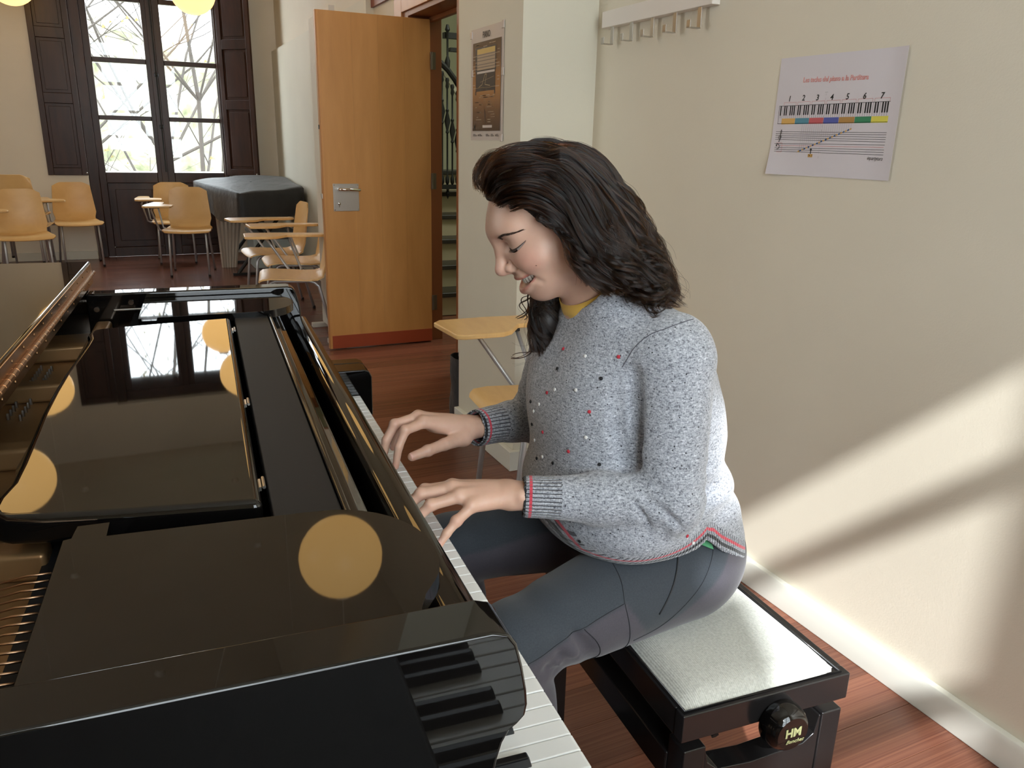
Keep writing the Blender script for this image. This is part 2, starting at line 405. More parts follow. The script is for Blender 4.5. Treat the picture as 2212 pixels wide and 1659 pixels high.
# staircase hall seen through the doorway
structure(MB().box((2.02, 2.3, 0), (2.10, 4.0, CEIL)).box((3.9, 2.3, 0), (4.0, 9.9, CEIL)).box((1.93, 9.0, 0), (4.0, 9.1, CEIL))
          .box((1.93, 2.3, 0), (4.0, 2.4, CEIL)).box((1.93, 2.3, CEIL), (4.0, 9.1, CEIL+.1)).build('wall_hall', plaster((0.62, 0.63, 0.46))))
hl = bpy.data.lights.new('hall_fill', 'AREA'); hl.size = 1.0; hl.energy = 28; hl.color = (0.95, 1.0, 0.9)  # fill lamp added to brighten the stair hall
ho = bpy.data.objects.new('hall_fill', hl); COL.objects.link(ho); ho.location = (3.2, 5.0, 3.5)
st = empty('staircase', (2.35, 6.2, 0), label='dark stone staircase with pale risers behind the open door', cat='staircase')
M_tread = mat('dark_tread', (0.030, 0.026, 0.020), 0.35); M_riser = mat('pale_riser', (0.42, 0.36, 0.24), 0.6)
ys = [5.70, 5.95, 6.20, 6.45, 6.70, 6.95]; zs_ = [0.185, 0.36, 0.535, 0.71, 0.885, 1.06]
for k, (yy, zz) in enumerate(zip(ys, zs_)):
    yn = 0.25
    tr = MB().box((-0.40, yy-6.2-0.03, zz-0.035), (0.9, yy-6.2+yn, zz)).build('tread', M_tread, st, bevel=0.006)
    MB().box((-0.40, yy-6.2, zz-0.18), (0.9, yy-6.2+0.02, zz-0.035)).build('riser', M_riser, st)
MB().box((-0.40, 0.77, 0), (0.9, 1.0, 1.02)).build('landing', M_riser, st)
rl = empty('stair_railing', (2.50, 6.62, 0.93), label='black wrought iron stair railing seen through the doorway', cat='railing')
def bal_prof(z0, z1, zk):
    return [(0.008, z0), (0.018, z0+0.02), (0.020, z0+0.05), (0.008, z0+0.08), (0.008, zk-0.10), (0.016, zk-0.09), (0.010, zk-0.07), (0.027, zk), (0.010, zk+0.07), (0.016, zk+0.09), (0.008, zk+0.10), (0.008, z1-0.09), (0.016, z1-0.07), (0.012, z1-0.04), (0.018, z1-0.02), (0.012, z1)]
for i in range(6):
    xx = -0.10 + 0.046*i
    MB().lathe(bal_prof(0.02, 0.99-0.05*i, 0.70-0.078*i), 10, (xx, 0, 0)).build('baluster', M_paint_black, rl, smooth=0.7)
MB().tube([(-0.22, 0, 1.12), (-0.06, 0, 1.00), (0.0, 0, 0.95), (0.06, 0, 0.88), (0.22, 0, 0.66)], [0.024]*5, 8).build('handrail', M_paint_black, rl, smooth=0.7)
MB().box((-0.30, -0.04, -0.015), (0.30, 0.04, 0.02)).build('bottom_rail', M_paint_black, rl)
MB().prism([(-0.20, 1.37), (0.20, 0.82), (0.20, 0.77), (-0.20, 1.32)], 0.30, 0.33, 'y').build('wall_handrail', mat('pale_string', (0.5, 0.48, 0.38), .5), rl)
MB().lathe([(0.020, 0.97), (0.024, 1.02), (0.009, 1.06), (0.009, 1.24), (0.022, 1.26), (0.010, 1.30)], 10, (-0.005, 0, 0)).build('newel', M_paint_black, rl, smooth=0.7)
MB().box((-0.02, 0.02, 1.20), (0.25, 0.08, 1.245)).box((0.03, 0.02, 1.10), (0.25, 0.08, 1.13)).build('upper_tread', M_paint_black, rl)
MB().lathe([(0.002, -0.10), (0.022, -0.05), (0.010, -0.03), (0.018, 0.0)], 10, (-0.005, 0, 0.0)).build('drop_finial', M_paint_black, rl, smooth=0.7)

# white upright panel standing behind the open door
cb = empty('upright_panel', (1.185, 5.40, 0), label='plain white upright panel standing behind the open wooden door', cat='panel')
M_cup = mat('panel_white', (0.72, 0.68, 0.60), 0.5)
MB().box((-0.014, -0.30, 0.03), (0.014, 0.30, 2.06)).build('board', M_cup, cb, bevel=0.003)
MB().box((-0.018, -0.31, 0.03), (0.018, -0.29, 2.065)).build('edge_strip', M_cup, cb, bevel=0.002)
for b_ in (-0.26, 0.26): MB().box((-0.10, b_-0.025, 0), (0.14, b_+0.025, 0.03)).build('foot', M_cup, cb, bevel=0.003)

# outdoors beyond the far window
def _hill(nt, b):
    v = coords(nt, (1, 1, 1)); n1 = noise(nt, v, 0.9, 8, 0.7, 0.5)
    nt.links.new(ramp(nt, n1, [(0.32, (0.045, 0.055, 0.02)), (0.47, (0.12, 0.12, 0.075)), (0.60, (0.20, 0.19, 0.15))]), b.inputs['Base Color'])
M_hill = mat('woodland', (0.5, 0.5, 0.3), 0.9, nodes=_hill)
P = []
for i in range(13):
    t = i/12.0
    P.append([(-16+34*j/16.0, 22 + 14*t + 1.2*math.sin(j*1.7+i), -6 + 11*t**0.8 + 0.8*math.sin(j*0.9+i*0.7)) for j in range(17)])
structure(MB().grid(P).build('hillside', M_hill, smooth=True))
P = [[(-16+34*j/8.0, 11.0+12*i/4.0, -5.4 - 0.4*math.sin(j+i)) for j in range(9)] for i in range(5)]
structure(MB().grid(P).build('ground_garden', M_hill, smooth=True))
bl = empty('balustrade', (0.3, 11.0, 0.2), label='pale low balustrade outside the far window', cat='balustrade')
MB().box((-2.2, -0.05, 0.60), (2.2, 0.05, 0.68)).build('rail', mat('pale_stone', (0.7, 0.7, 0.62), .8), bl)
for i in range(22):
    MB().box((-2.1+0.2*i, -0.04, -0.3), (-2.02+0.2*i, 0.04, 0.60)).build('baluster', bpy.data.materials['pale_stone'], bl)
MB().box((-2.2, -0.06, -0.5), (2.2, 0.06, -0.3)).build('plinth', bpy.data.materials['pale_stone'], bl)
M_bark = mat('bark', (0.045, 0.038, 0.032), 0.9)
M_leaf = mat('young_leaf', (0.16, 0.13, 0.05), 0.7)
def tree(x, y, z, h, lean, seed, label, r0):
    rnd = random.Random(seed); t = empty('bare_tree', (x, y, z), label=label, cat='tree', group=None)
    trunk = MB(); br = MB(); lf = MB()
    def limb(mb, p, d, L, r, depth):
        pts = [Vector(p)]; dd = Vector(d).normalized()
        n = 6
        for i in range(n):
            dd = (dd + Vector((rnd.uniform(-.16, .16), rnd.uniform(-.16, .16), rnd.uniform(-.05, .14)))).normalized()
            pts.append(pts[-1] + dd*L/n)
        mb.tube(pts, [r*(1-0.75*i/n) for i in range(n+1)], 5 if depth < 2 else 3, cap=False)
        if depth >= 3:
            for q in pts[3:]:
                if rnd.random() < 0.30:
                    s_ = rnd.uniform(.03, .07); q = q + Vector((rnd.uniform(-.1, .1), 0, rnd.uniform(-.1, .1)))
                    lf.add([q, q+Vector((s_, 0.01, s_*.4)), q+Vector((s_*.4, 0.0, s_))], [(0, 1, 2)])
            return
        k = 11 if depth == 0 else (6 if depth == 1 else 4)
        for j in range(k):
            i = rnd.randint(1 if depth else 2, n); a = rnd.uniform(0, 2*pi)
            nd = (dd*0.5 + Vector((math.cos(a), math.sin(a)*0.7, rnd.uniform(-0.1, .8)))).normalized()
            limb(br, pts[i], nd, L*rnd.uniform(.38, .62), r*(1-0.75*i/n)*.6, depth+1)
    limb(trunk, (0, 0, 0), (lean, 0, 1), h, r0, 0)
    trunk.build('trunk', M_bark, t, smooth=True); tag(br.build('branches', M_bark, t, smooth=True), kind='stuff')
    if lf.v: tag(lf.build('leaves', M_leaf, t), kind='stuff')
    return t
tree(-0.55, 14.0, -5.4, 11.5, 0.05, 3, 'bare tree with an upright trunk in the left window panes', 0.07)
tree(0.35, 12.6, -5.4, 10.5, 0.12, 5, 'bare tree rising beside the middle window post', 0.06)
tree(1.6, 14.2, -5.4, 11.0, -0.10, 8, 'bare tree leaning left behind the right window panes', 0.065)
tree(0.9, 16.5, -5.4, 12.5, 0.02, 11, 'far bare tree with yellow leaves behind the leaning ones', 0.08)
tree(-1.7, 17.0, -5.4, 12.0, 0.10, 14, 'far bare tree near the left edge of the window', 0.08)

# opal globe lamps on rods, two rows
def globe(x, y, label):
    g = empty('globe_lamp', (x, y, CEIL), label=label, cat='lamp', group='opal globe lamps in two rows')
    n = 20; prof = [(max(0.2*math.sin(pi*i/n), 0.001), -1.67-0.2*math.cos(pi*i/n)) for i in range(n+1)]
    MB().lathe(prof, 32).build('globe', M_lamp, g, smooth=True)
    MB().tube([(0, 0, -1.48), (0, 0, -0.03)], 0.0013, 6).build('wire', M_ceil, g, smooth=0.6)
    MB().lathe([(0.025, -0.035), (0.04, 0.0)], 16).build('canopy', M_ceil, g, smooth=0.6)
    MB().lathe([(0.05, -1.475), (0.045, -1.455)], 16).build('cap', M_ceil, g, smooth=0.6)
for x, y, l in ((0.70, 8.50, 'glowing opal globe hanging in front of the far window'), (-0.78, 8.85, 'glowing opal globe hanging left of the far window'),
                (0.72, 6.9, 'opal globe out of view, mirrored beside the window in the music desk'), (0.73, 5.15, 'opal globe out of view above the door'),
                (0.74, 3.45, 'opal globe mirrored as a disc in the near piano shelf'), (-0.78, 6.95, 'opal globe out of view over the far piano end'),
                (-0.78, 5.05, 'opal globe mirrored at the left edge of the music desk'), (-0.78, 3.25, 'opal globe out of view over the piano'),
                (-2.3, 3.3, 'opal globe out of view at the left'), (-2.3, 6.9, 'opal globe out of view at the far left')):
    globe(x, y, l)
# ------------------------------------------------------------------ grand piano, built in its own axes:
# a = across the keys towards the player, b = along the keyboard from bass to treble
KR = math.radians(4.3233)
KX = Vector((math.cos(KR), -math.sin(KR), 0)); KY = Vector((math.sin(KR), math.cos(KR), 0))
def Wd(a, b, z): return a*KX + b*KY + Vector((0, 0, z))
PO = (-0.35, 1.16, 0.0)
gp = empty('grand_piano', Wd(*PO), -KR, 'black lacquered grand piano played by the seated woman', 'piano')
def gb(mb, name, m, parent=None, **k): return mb.build(name, m, parent or gp, off=PO, **k)
ZT = 0.978
arm = [(-1.30, ZT), (0.160, ZT), (0.172, ZT-0.004), (0.178, ZT-0.013), (0.183, 0.945), (0.1865, 0.925), (0.1875, 0.912), (0.186, 0.903), (0.180, 0.897),
       (0.174, 0.893), (0.169, 0.884), (0.165, 0.870), (0.160, 0.845), (0.158, 0.82), (0.162, 0.802), (0.175, 0.791), (0.20, 0.787), (0.315, 0.786), (0.328, 0.781), (0.334, 0.768), (0.334, 0.63), (-1.30, 0.63)]
armb = [p if p[1] > 0.795 or p[0] < 0 else None for p in arm]; armb = [p for p in armb if p]; armb[-1:-1] = [(0.175, 0.775), (0.195, 0.765), (0.300, 0.755), (0.318, 0.748), (0.324, 0.735), (0.324, 0.63)]
gb(MB().prism(armb, 0.437, 0.482, 'y'), 'bass_arm', M_lac, bevel=0.0026, seg=3)
armt = [(p[0] if p[0] > -1 else -0.25, p[1]) for p in arm]
gb(MB().prism(armt, 1.840, 1.885, 'y'), 'treble_arm', M_lac, bevel=0.0045, seg=4)
# bent rim behind the straight sides
def offs(pl, d):
    r = []
    for i, p in enumerate(pl):
        a = Vector(pl[max(i-1, 0)]); b = Vector(pl[min(i+1, len(pl)-1)]); t = (b-a).normalized(); r.append((p[0]-t.y*d, p[1]+t.x*d))
    return r
def curve_pts(ctrl, n):
    out = []
    c = [Vector(p) for p in ctrl]
    for i in range(len(c)-1):
        p0, p1, p2, p3 = c[max(i-1, 0)], c[i], c[i+1], c[min(i+2, len(c)-1)]
        for k in range(n):
            t = k/n
            out.append(0.5*((2*p1)+(p2-p0)*t+(2*p0-5*p1+4*p2-p3)*t*t+(3*p1-p0-3*p2+p3)*t**3))
    out.append(c[-1]); return out
rimc = [(-1.30, 0.437), (-1.42, 0.48), (-1.52, 0.66), (-1.50, 0.90), (-1.36, 1.10), (-1.10, 1.28), (-0.85, 1.52), (-0.62, 1.75), (-0.42, 1.86), (-0.25, 1.885)]
rc = [tuple(p) for p in curve_pts(rimc, 5)]; ri = offs(rc, 0.045)
mb = MB(); n = len(rc)
mb.add([(p[0], p[1], 0.63) for p in rc]+[(p[0], p[1], ZT) for p in rc]+[(p[0], p[1], ZT) for p in ri]+[(p[0], p[1], 0.63) for p in ri],
       [(j*n+i, j*n+i+1, ((j+1) % 4)*n+i+1, ((j+1) % 4)*n+i) for j in range(4) for i in range(n-1)]+[(0, n, 2*n, 3*n), (n-1, 4*n-1, 3*n-1, 2*n-1)])
gb(mb, 'rim', M_lac, smooth=0.6)
floorpoly = [(0.10, 0.47), (-1.30, 0.47)] + [(p[0]*0.98, p[1]) for p in ri] + [(0.10, 1.85)]
gb(MB().prism(floorpoly, 0.632, 0.66), "bottom_board", M_lac)
gb(MB().prism([(-0.17, 0.485), (-1.30, 0.485)] + ri + [(-0.17, 1.838)], 0.868, 0.885), 'iron_plate', M_iron)
pl = MB()
for b0, a1, b1 in ((0.80, -1.3, 0.95), (1.10, -1.1, 1.16), (1.40, -0.9, 1.40), (1.66, -0.62, 1.64)):
    pl.prism([(-0.17, b0-0.018), (-0.17, b0+0.018), (a1, b1+0.012), (a1, b1-0.012)], 0.885, 0.915)
pl.prism([(-0.235, 1.00), (-0.235, 1.83), (-0.205, 1.83), (-0.205, 1.00)], 0.885, 0.922)
gb(pl, 'plate_struts', M_iron, bevel=0.006)
gb(MB().box((-0.175, 0.485, 0.80), (-0.135, 1.838, 0.902)), 'pin_block', M_satin)
# bass strings and their wound wires rising from the agraffes
for i in range(15):
    b = 0.700 - 0.0128*i
    pts = []
    for k in range(13):
        t = k/12.0; a = -0.150 - 0.23*t
        pts.append((a, b + 0.013*math.sin(t*pi*1.8) - 0.02*t, 0.916 + 0.020*(math.cos(min(1, t*2.2)*pi)*0.5+0.5)))
    gb(MB().tube(pts, 0.0010, 6), 'bass_string', M_copper, smooth=True)
tp = MB()
for i in range(30):
    tp.lathe([(0.0024, 0.885), (0.0024, 0.893), (0.0018, 0.895)], 6, (-0.285-0.018*(i % 2), 1.30+0.010*i, 0))
tag(gb(tp, 'tuning_pins', M_steel, smooth=0.6), kind='stuff')
# lid, front flap folded back on it, piano hinge between them
AH = -0.246
lid = [(AH, 0.42), (-1.32, 0.42), (-1.46, 0.47), (-1.55, 0.66), (-1.53, 0.91), (-1.38, 1.12), (-1.11, 1.305), (-0.86, 1.54), (-0.63, 1.77), (-0.43, 1.90), (AH, 1.948)]
gb(MB().prism(lid, 0.984, 1.007), 'lid', M_lac, bevel=0.005, seg=3)
flap = [(AH, 0.42), (-0.60, 0.42), (-0.645, 0.445), (-0.66, 0.49), (-0.66, 1.875), (-0.645, 1.925), (-0.60, 1.948), (AH, 1.948)]
lf_ = gb(MB().prism(flap, 1.0095, 1.032), 'lid_flap', M_lac, bevel=0.005, seg=3)
hg = gb(MB().tube([(AH+0.004, 0.43, 1.0083), (AH+0.004, 1.938, 1.0083)], 0.0040, 10), 'piano_hinge', M_brass, smooth=0.6)
gb(MB().box((AH, 0.43, 0.9865), (AH+0.0016, 1.938, 1.0065)).box((AH, 0.43, 1.0100), (AH+0.0016, 1.938, 1.0290)), 'hinge_leaves', M_brass, hg)
kn = MB(); sw = MB()
for i in range(60):
    b = 0.445 + 0.025*i
    kn.tube([(AH+0.004, b, 1.0083), (AH+0.004, b+0.0228, 1.0083)], 0.0044, 10)
    if i % 3 == 0:
        for z in (0.9945, 1.0215): sw.lathe([(0.0026, 0), (0.002, 0.0009)], 8, (AH+0.0016, b, z), Matrix.Rotation(pi/2, 3, 'Y'))
tag(gb(kn, 'hinge_knuckles', M_brass, hg, smooth=0.6), kind='stuff'); tag(gb(sw, 'hinge_screws', M_brass, hg, smooth=0.6), kind='stuff')
# music desk lying flat, scalloped top edge towards the strings
dk = [(0.028, 1.589), (-0.097, 1.572), (-0.162, 1.560), (-0.192, 1.553), (-0.204, 1.545), (-0.2105, 1.530), (-0.2105, 1.505), (-0.205, 1.47), (-0.2055, 1.42), (-0.209, 1.33), (-0.2125, 1.25),
      (-0.2135, 1.157)]
mir = [(a, 2*1.157-b) for a, b in dk[::-1][1:]]
dkp = dk + mir
gb(MB().prism(dkp, 0.936, 0.966), 'music_desk', M_lac, bevel=0.009, seg=5)
for b in (0.79, 1.07, 1.52):
    dh = MB().box((0.026, b-0.011, 0.953), (0.0300, b+0.011, 0.9575)); dh.lathe([(0.0018, -0.013), (0.0018, 0.013)], 8, (0.0325, b, 0.9575), Matrix.Rotation(pi/2, 3, 'X'))
    gb(dh, 'desk_hinge', M_steel, smooth=0.6)
gb(MB().box((0.036, 0.62, 0.935), (0.100, 1.70, 0.955)), 'desk_slide', M_satin, bevel=0.002)
gb(MB().box((0.1005, 0.62, 0.920), (0.1075, 1.70, 0.9585)), 'slide_lipping', M_lac, bevel=0.003, seg=3)
gb(MB().prism([(0.1075, 0.9445), (0.118, 0.9445), (0.132, 0.930), (0.132, 0.86), (0.1075, 0.86)], 0.50, 1.82, 'y'), 'name_rail', M_lac, bevel=0.002)
# side shelves with rounded front ends
def shelf(f):
    p = [(-0.137, 0.489), (-0.137, 0.697), (-0.131, 0.699), (-0.129, 0.722), (-0.1035, 0.722), (-0.1035, 0.695), (0.080, 0.687)]
    for k in range(13):
        t = pi/2 - k*(pi/2+0.42)/12
        p.append((0.072+0.088*math.cos(t), 0.587+0.100*math.sin(t)))
    p += [(0.146, 0.535), (0.134, 0.518), (0.126, 0.500), (0.124, 0.489)]
    return [(a, f(b)) for a, b in p]
gb(MB().prism(shelf(lambda b: b), 0.951, 0.9665), 'side_shelf', M_lac, bevel=0.003, seg=3)
gb(MB().prism(shelf(lambda b: 2*1.1605-b), 0.9495, 0.965), 'side_shelf', M_lac, bevel=0.003, seg=3)
gb(MB().prism([(0.02, 0.49), (0.02, 0.56), (0.10, 0.56), (0.13, 0.53), (0.128, 0.49)], 0.905, 0.951), 'shelf_block', M_lac, bevel=0.002)
gb(MB().prism([(0.02, 1.831), (0.02, 1.76), (0.10, 1.76), (0.13, 1.79), (0.128, 1.831)], 0.905, 0.9495), 'shelf_block', M_lac, bevel=0.002)
for a, z in ((-0.232, 0.945), (-0.165, 0.957)):
    sc = MB().lathe([(0.0065, 0), (0.0055, 0.003), (0.002, 0.003)], 12, (a, 1.8395, z), Matrix.Rotation(pi/2, 3, 'X'))
    gb(sc, 'rim_button', M_chrome, smooth=0.6)
gb(MB().box((-0.20, 1.8375, 0.940), (-0.12, 1.8402, 0.944)), 'desk_rail', M_steel, bevel=0.001)
# fallboard standing open behind the keys
fb = [(0.146, 0.742), (0.170, 0.742), (0.182, 0.80), (0.1930, 0.870), (0.1965, 0.898), (0.1965, 0.9045), (0.1945, 0.9080), (0.1920, 0.9092), (0.184, 0.9096), (0.172, 0.9082), (0.164, 0.9035), (0.159, 0.896), (0.156, 0.885), (0.150, 0.80)]
gb(MB().prism(fb, 0.492, 1.828, 'y'), 'fallboard', M_lac, smooth=0.5)
gb(MB().box((0.120, 0.49, 0.70), (0.149, 1.83, 0.76)), 'nameboard_felt', M_satin)
# keyboard
K0 = 0.5475; KW = 0.02355
gb(MB().box((-0.10, 0.485, 0.635), (0.313, 1.836, 0.672)), 'key_bed', M_lac, bevel=0.003)
gb(MB().box((0.3060, 0.545, 0.672), (0.3115, 1.775, 0.702)), 'key_slip', M_lac, bevel=0.002)
for b0, b1, dz in ((0.483, 0.5445, -0.07), (1.7745, 1.839, 0)):
    blk = [(0.150, 0.672), (0.150, 0.775), (0.156, 0.786), (0.316, 0.786), (0.328, 0.781), (0.334, 0.768), (0.334, 0.672)]
    blk = [(p[0], p[1] + (dz if p[1] > 0.7 else 0)) for p in blk]
    gb(MB().prism(blk, b0, b1, 'y'), 'key_block', M_lac, bevel=0.003)
wk = MB().prism([(0.150, 0.703), (0.150, 0.725), (0.302, 0.725), (0.3045, 0.7235), (0.3045, 0.719), (0.303, 0.716), (0.303, 0.703)], 0.0006, KW-0.0006, 'y')
wme = wk.mesh('white_key', (0, 0, 0)); wme.materials.append(M_ivory)
bk = MB(); lo = (0.158, 0.0), (0.2535, 0.0)
bv = [(0.150, -0.0055, 0.705), (0.2555, -0.0055, 0.705), (0.2555, 0.0055, 0.705), (0.150, 0.0055, 0.705),
      (0.150, -0.0045, 0.7375), (0.2465, -0.0045, 0.7365), (0.2465, 0.0045, 0.7365), (0.150, 0.0045, 0.7375)]
bk.add(bv, [(0, 3, 2, 1), (4, 5, 6, 7), (0, 1, 5, 4), (1, 2, 6, 5), (2, 3, 7, 6), (3, 0, 4, 7)])
bme = bk.mesh('black_key', (0, 0, 0)); bme.materials.append(M_ebony)
def keyboard(root, off, n0, n1, b_first):
    """white key n starts at b_first + n*KW; n = 0 is the lowest A"""
    for n_ in range(n0, n1):
        b = b_first + (n_-n0)*KW
        o = bpy.data.objects.new('white_key', wme); COL.objects.link(o); o.parent = root
        o.location = (-off[0], b-off[1], random.uniform(-0.0003, 0.0003))
        md = o.modifiers.new('bevel', 'BEVEL'); md.width = 0.0012; md.segments = 2; md.limit_method = 'ANGLE'
        if (n_ % 7) in (0, 2, 3, 5, 6) and n_ < n1-1:      # A C D F G carry a black key above them
            o = bpy.data.objects.new('black_key', bme); COL.objects.link(o); o.parent = root
            o.location = (-off[0], b+KW-off[1], 0)
            md = o.modifiers.new('bevel', 'BEVEL'); md.width = 0.0016; md.segments = 2; md.limit_method = 'ANGLE'
keyboard(gp, PO, 0, 52, K0)
# legs, pedal lyre
def leg(a, b):
    o = gb(MB().lathe([(0.05, 0.60), (0.062, 0.55), (0.055, 0.50), (0.045, 0.30), (0.036, 0.12), (0.042, 0.10), (0.03, 0.07)], 8, (a, b, 0)), 'leg', M_lac, smooth=0.5)
    gb(MB().lathe([(0.03, -0.012), (0.034, -0.006), (0.034, 0.006), (0.03, 0.012)], 14, (a, b, 0.034), Matrix.Rotation(pi/2, 3, 'X')).box((a-0.02, b-0.018, 0.045), (a+0.02, b+0.018, 0.075)), 'caster', M_brass, o, smooth=0.6)
leg(0.12, 0.62); leg(0.12, 1.70); leg(-1.30, 0.75)
ly = gb(MB().box((0.05, 1.05, 0.12), (0.09, 1.09, 0.60)).box((0.05, 1.23, 0.12), (0.09, 1.27, 0.60)).box((0.02, 1.02, 0.05), (0.12, 1.30, 0.12)), 'pedal_lyre', M_lac, bevel=0.004)
for b in (1.09, 1.16, 1.23): gb(MB().box((0.12, b-0.012, 0.068), (0.24, b+0.012, 0.08)), 'pedal', M_brass, ly, bevel=0.003)

# second keyboard instrument standing in line with it, mirrored in the bass arm
P2 = (0.1, -0.25, 0.0)
sp = empty('digital_piano', Wd(*P2), -KR, 'second black piano, out of view, whose keys mirror in the grand piano side', 'piano')
def g2(mb, name, m, **k): return mb.build(name, m, sp, off=P2, **k)
g2(MB().box((-1.45, -0.93, 0.62), (0.326, 0.405, 0.70)), 'case', M_satin, bevel=0.004)
g2(MB().box((-1.45, -0.93, 0.70), (0.145, 0.405, 0.80)), 'top_panel', M_satin, bevel=0.006)
for b0, b1 in ((-0.93, -0.865), (0.366, 0.405)): g2(MB().box((0.145, b0, 0.70), (0.326, b1, 0.735)), 'end_block', M_lac, bevel=0.004)
for b in (-0.90, 0.36): g2(MB().box((-0.08, b, 0), (0.28, b+0.04, 0.62)), 'leg_panel', M_lac, bevel=0.004)
keyboard(sp, P2, 0, 52, 0.3645-52*KW)
# ------------------------------------------------------------------ piano bench
BN = (0.745, 1.08, 0.0)
bn = empty('piano_bench', Wd(*BN), -KR, 'black height-adjustable piano bench with a pale cushion under the woman', 'bench')
def nb(mb, name, m, parent=None, **k): return mb.build(name, m, parent or bn, off=BN, **k)
A0, A1, B0, B1 = 0.593, 0.905, 0.803, 1.357
fr = MB().box((A0, B0, 0.452), (A1, B0+0.022, 0.500)).box((A0, B1-0.022, 0.452), (A1, B1, 0.500)).box((A0, B0+0.022, 0.452), (A0+0.022, B1-0.022, 0.500)).box((A1-0.022, B0+0.022, 0.452), (A1, B1-0.022, 0.500)).box((A0+0.022, B0+0.022, 0.455), (A1-0.022, B1-0.022, 0.470))
M_blk = mat('bench_lacquer', (0.012, 0.011, 0.011), 0.16, ior=1.5)
nb(fr, 'seat_frame', M_blk, bevel=0.0025)
def _cush(nt, b):
    v = coords(nt, (1, 1, 1)); w = N(nt, 'ShaderNodeTexWave'); w.bands_direction = 'X'; w.inputs['Scale'].default_value = 95; w.inputs['Distortion'].default_value = 1.2
    w.inputs['Detail'].default_value = 2; nt.links.new(v, w.inputs['Vector'])
    n = noise(nt, v, 260, 3); s = mathn(nt, 'ADD', mathn(nt, 'MULTIPLY', w.outputs[0], 0.6), n)
    bump(nt, b, s, 0.6, 0.0012); nt.links.new(ramp(nt, n, [(0.3, (0.52, 0.52, 0.47)), (0.7, (0.72, 0.72, 0.66))]), b.inputs['Base Color'])
M_cush = mat('pale_corduroy', (0.5, 0.5, 0.45), 0.9, nodes=_cush, sheen=0.3)
P = []
for i in range(25):
    u = i/24.0; row = []
    for j in range(41):
        t = j/40.0
        e = min(u, 1-u)*0.30; e2 = min(t, 1-t)*0.535
        h = 0.020*(1-math.exp(-e/0.014))*(1-math.exp(-e2/0.014)) + 0.010*math.sin(pi*u)*math.sin(pi*t)
        h -= 0.013*math.exp(-(((u-0.5)/0.42)**2 + ((t-0.5)/0.33)**2))
        row.append((A0+0.008+(A1-A0-0.024)*u, B0+0.009+(B1-B0-0.018)*t, 0.4985+h))
    P.append(row)
nb(MB().grid(P), 'cushion', M_cush, smooth=True)
nb(MB().tube([(A0+0.007, B0+0.008, 0.5005), (A1-0.015, B0+0.008, 0.5005), (A1-0.015, B1-0.008, 0.5005), (A0+0.007, B1-0.008, 0.5005)], 0.003, 6, closed=True), 'welt', M_blk, smooth=True)
def nleg(a, b, top):
    nb(MB().box((a-0.020, b-0.022, 0.0), (a+0.020, b+0.022, top)), 'leg', M_blk, bevel=0.003)
for b in (0.835, 1.325):
    nleg(0.890, b, 0.424); nleg(0.628, b, 0.424)
    ry = MB().prism([(0.648, 0.305), (0.648, 0.420), (0.655, 0.390), (0.675, 0.372), (0.74, 0.366), (0.84, 0.372), (0.860, 0.386), (0.866, 0.420), (0.870, 0.420), (0.870, 0.305)], b-0.020, b+0.020, 'y')
    nb(ry, 'end_rail', M_blk, bevel=0.003)
nb(MB().box((0.605, 0.855, 0.335), (0.640, 1.305, 0.39)), 'side_rail', M_blk, bevel=0.003)
nb(MB().box((0.878, 0.855, 0.345), (0.902, 1.305, 0.39)), 'side_rail', M_blk, bevel=0.003)
nb(MB().tube([(0.775, 0.80, 0.425), (0.775, 1.36, 0.425)], 0.008, 10), 'spindle', M_steel, smooth=0.6)
for sb, se in ((0.86, 1.00), (1.30, 1.16)):
    for sa in (0.70, 0.85): nb(MB().tube([(sa, sb, 0.39), (sa, se, 0.452)], 0.007, 6), 'scissor_arm', M_paint_black, smooth=0.6)
for bb, dr in ((0.800, -1), (1.360, 1)):
    rot = Matrix.Rotation(pi/2*(1 if dr < 0 else -1), 3, 'X')
    k = nb(MB().lathe([(0.012, -0.03), (0.012, -0.004), (0.036, -0.002), (0.0385, 0.003), (0.0385, 0.014), (0.036, 0.024), (0.031, 0.031), (0.0275, 0.0335), (0.0265, 0.0335), (0.002, 0.0338)], 36, (0.768, bb, 0.450), rot), 'height_knob', M_lac, smooth=0.5)
    if dr < 0:
        M_gold = mat('gold_print', (0.30, 0.30, 0.14), 0.5)
        c = Vector((0.768-BN[0], bb-0.0345-BN[1], 0.453-BN[2]))
        text_obj('logo', 'HM', 0.021, M_gold, k, c, (pi/2, 0, 0), sx=0.95, offset=0.0008, spacing=1.0)
        text_obj('logo_script', 'Benches', 0.0095, M_gold, k, c+Vector((0.004, 0, -0.0155)), (pi/2, 0, 0), shear=0.45, sx=1.05)

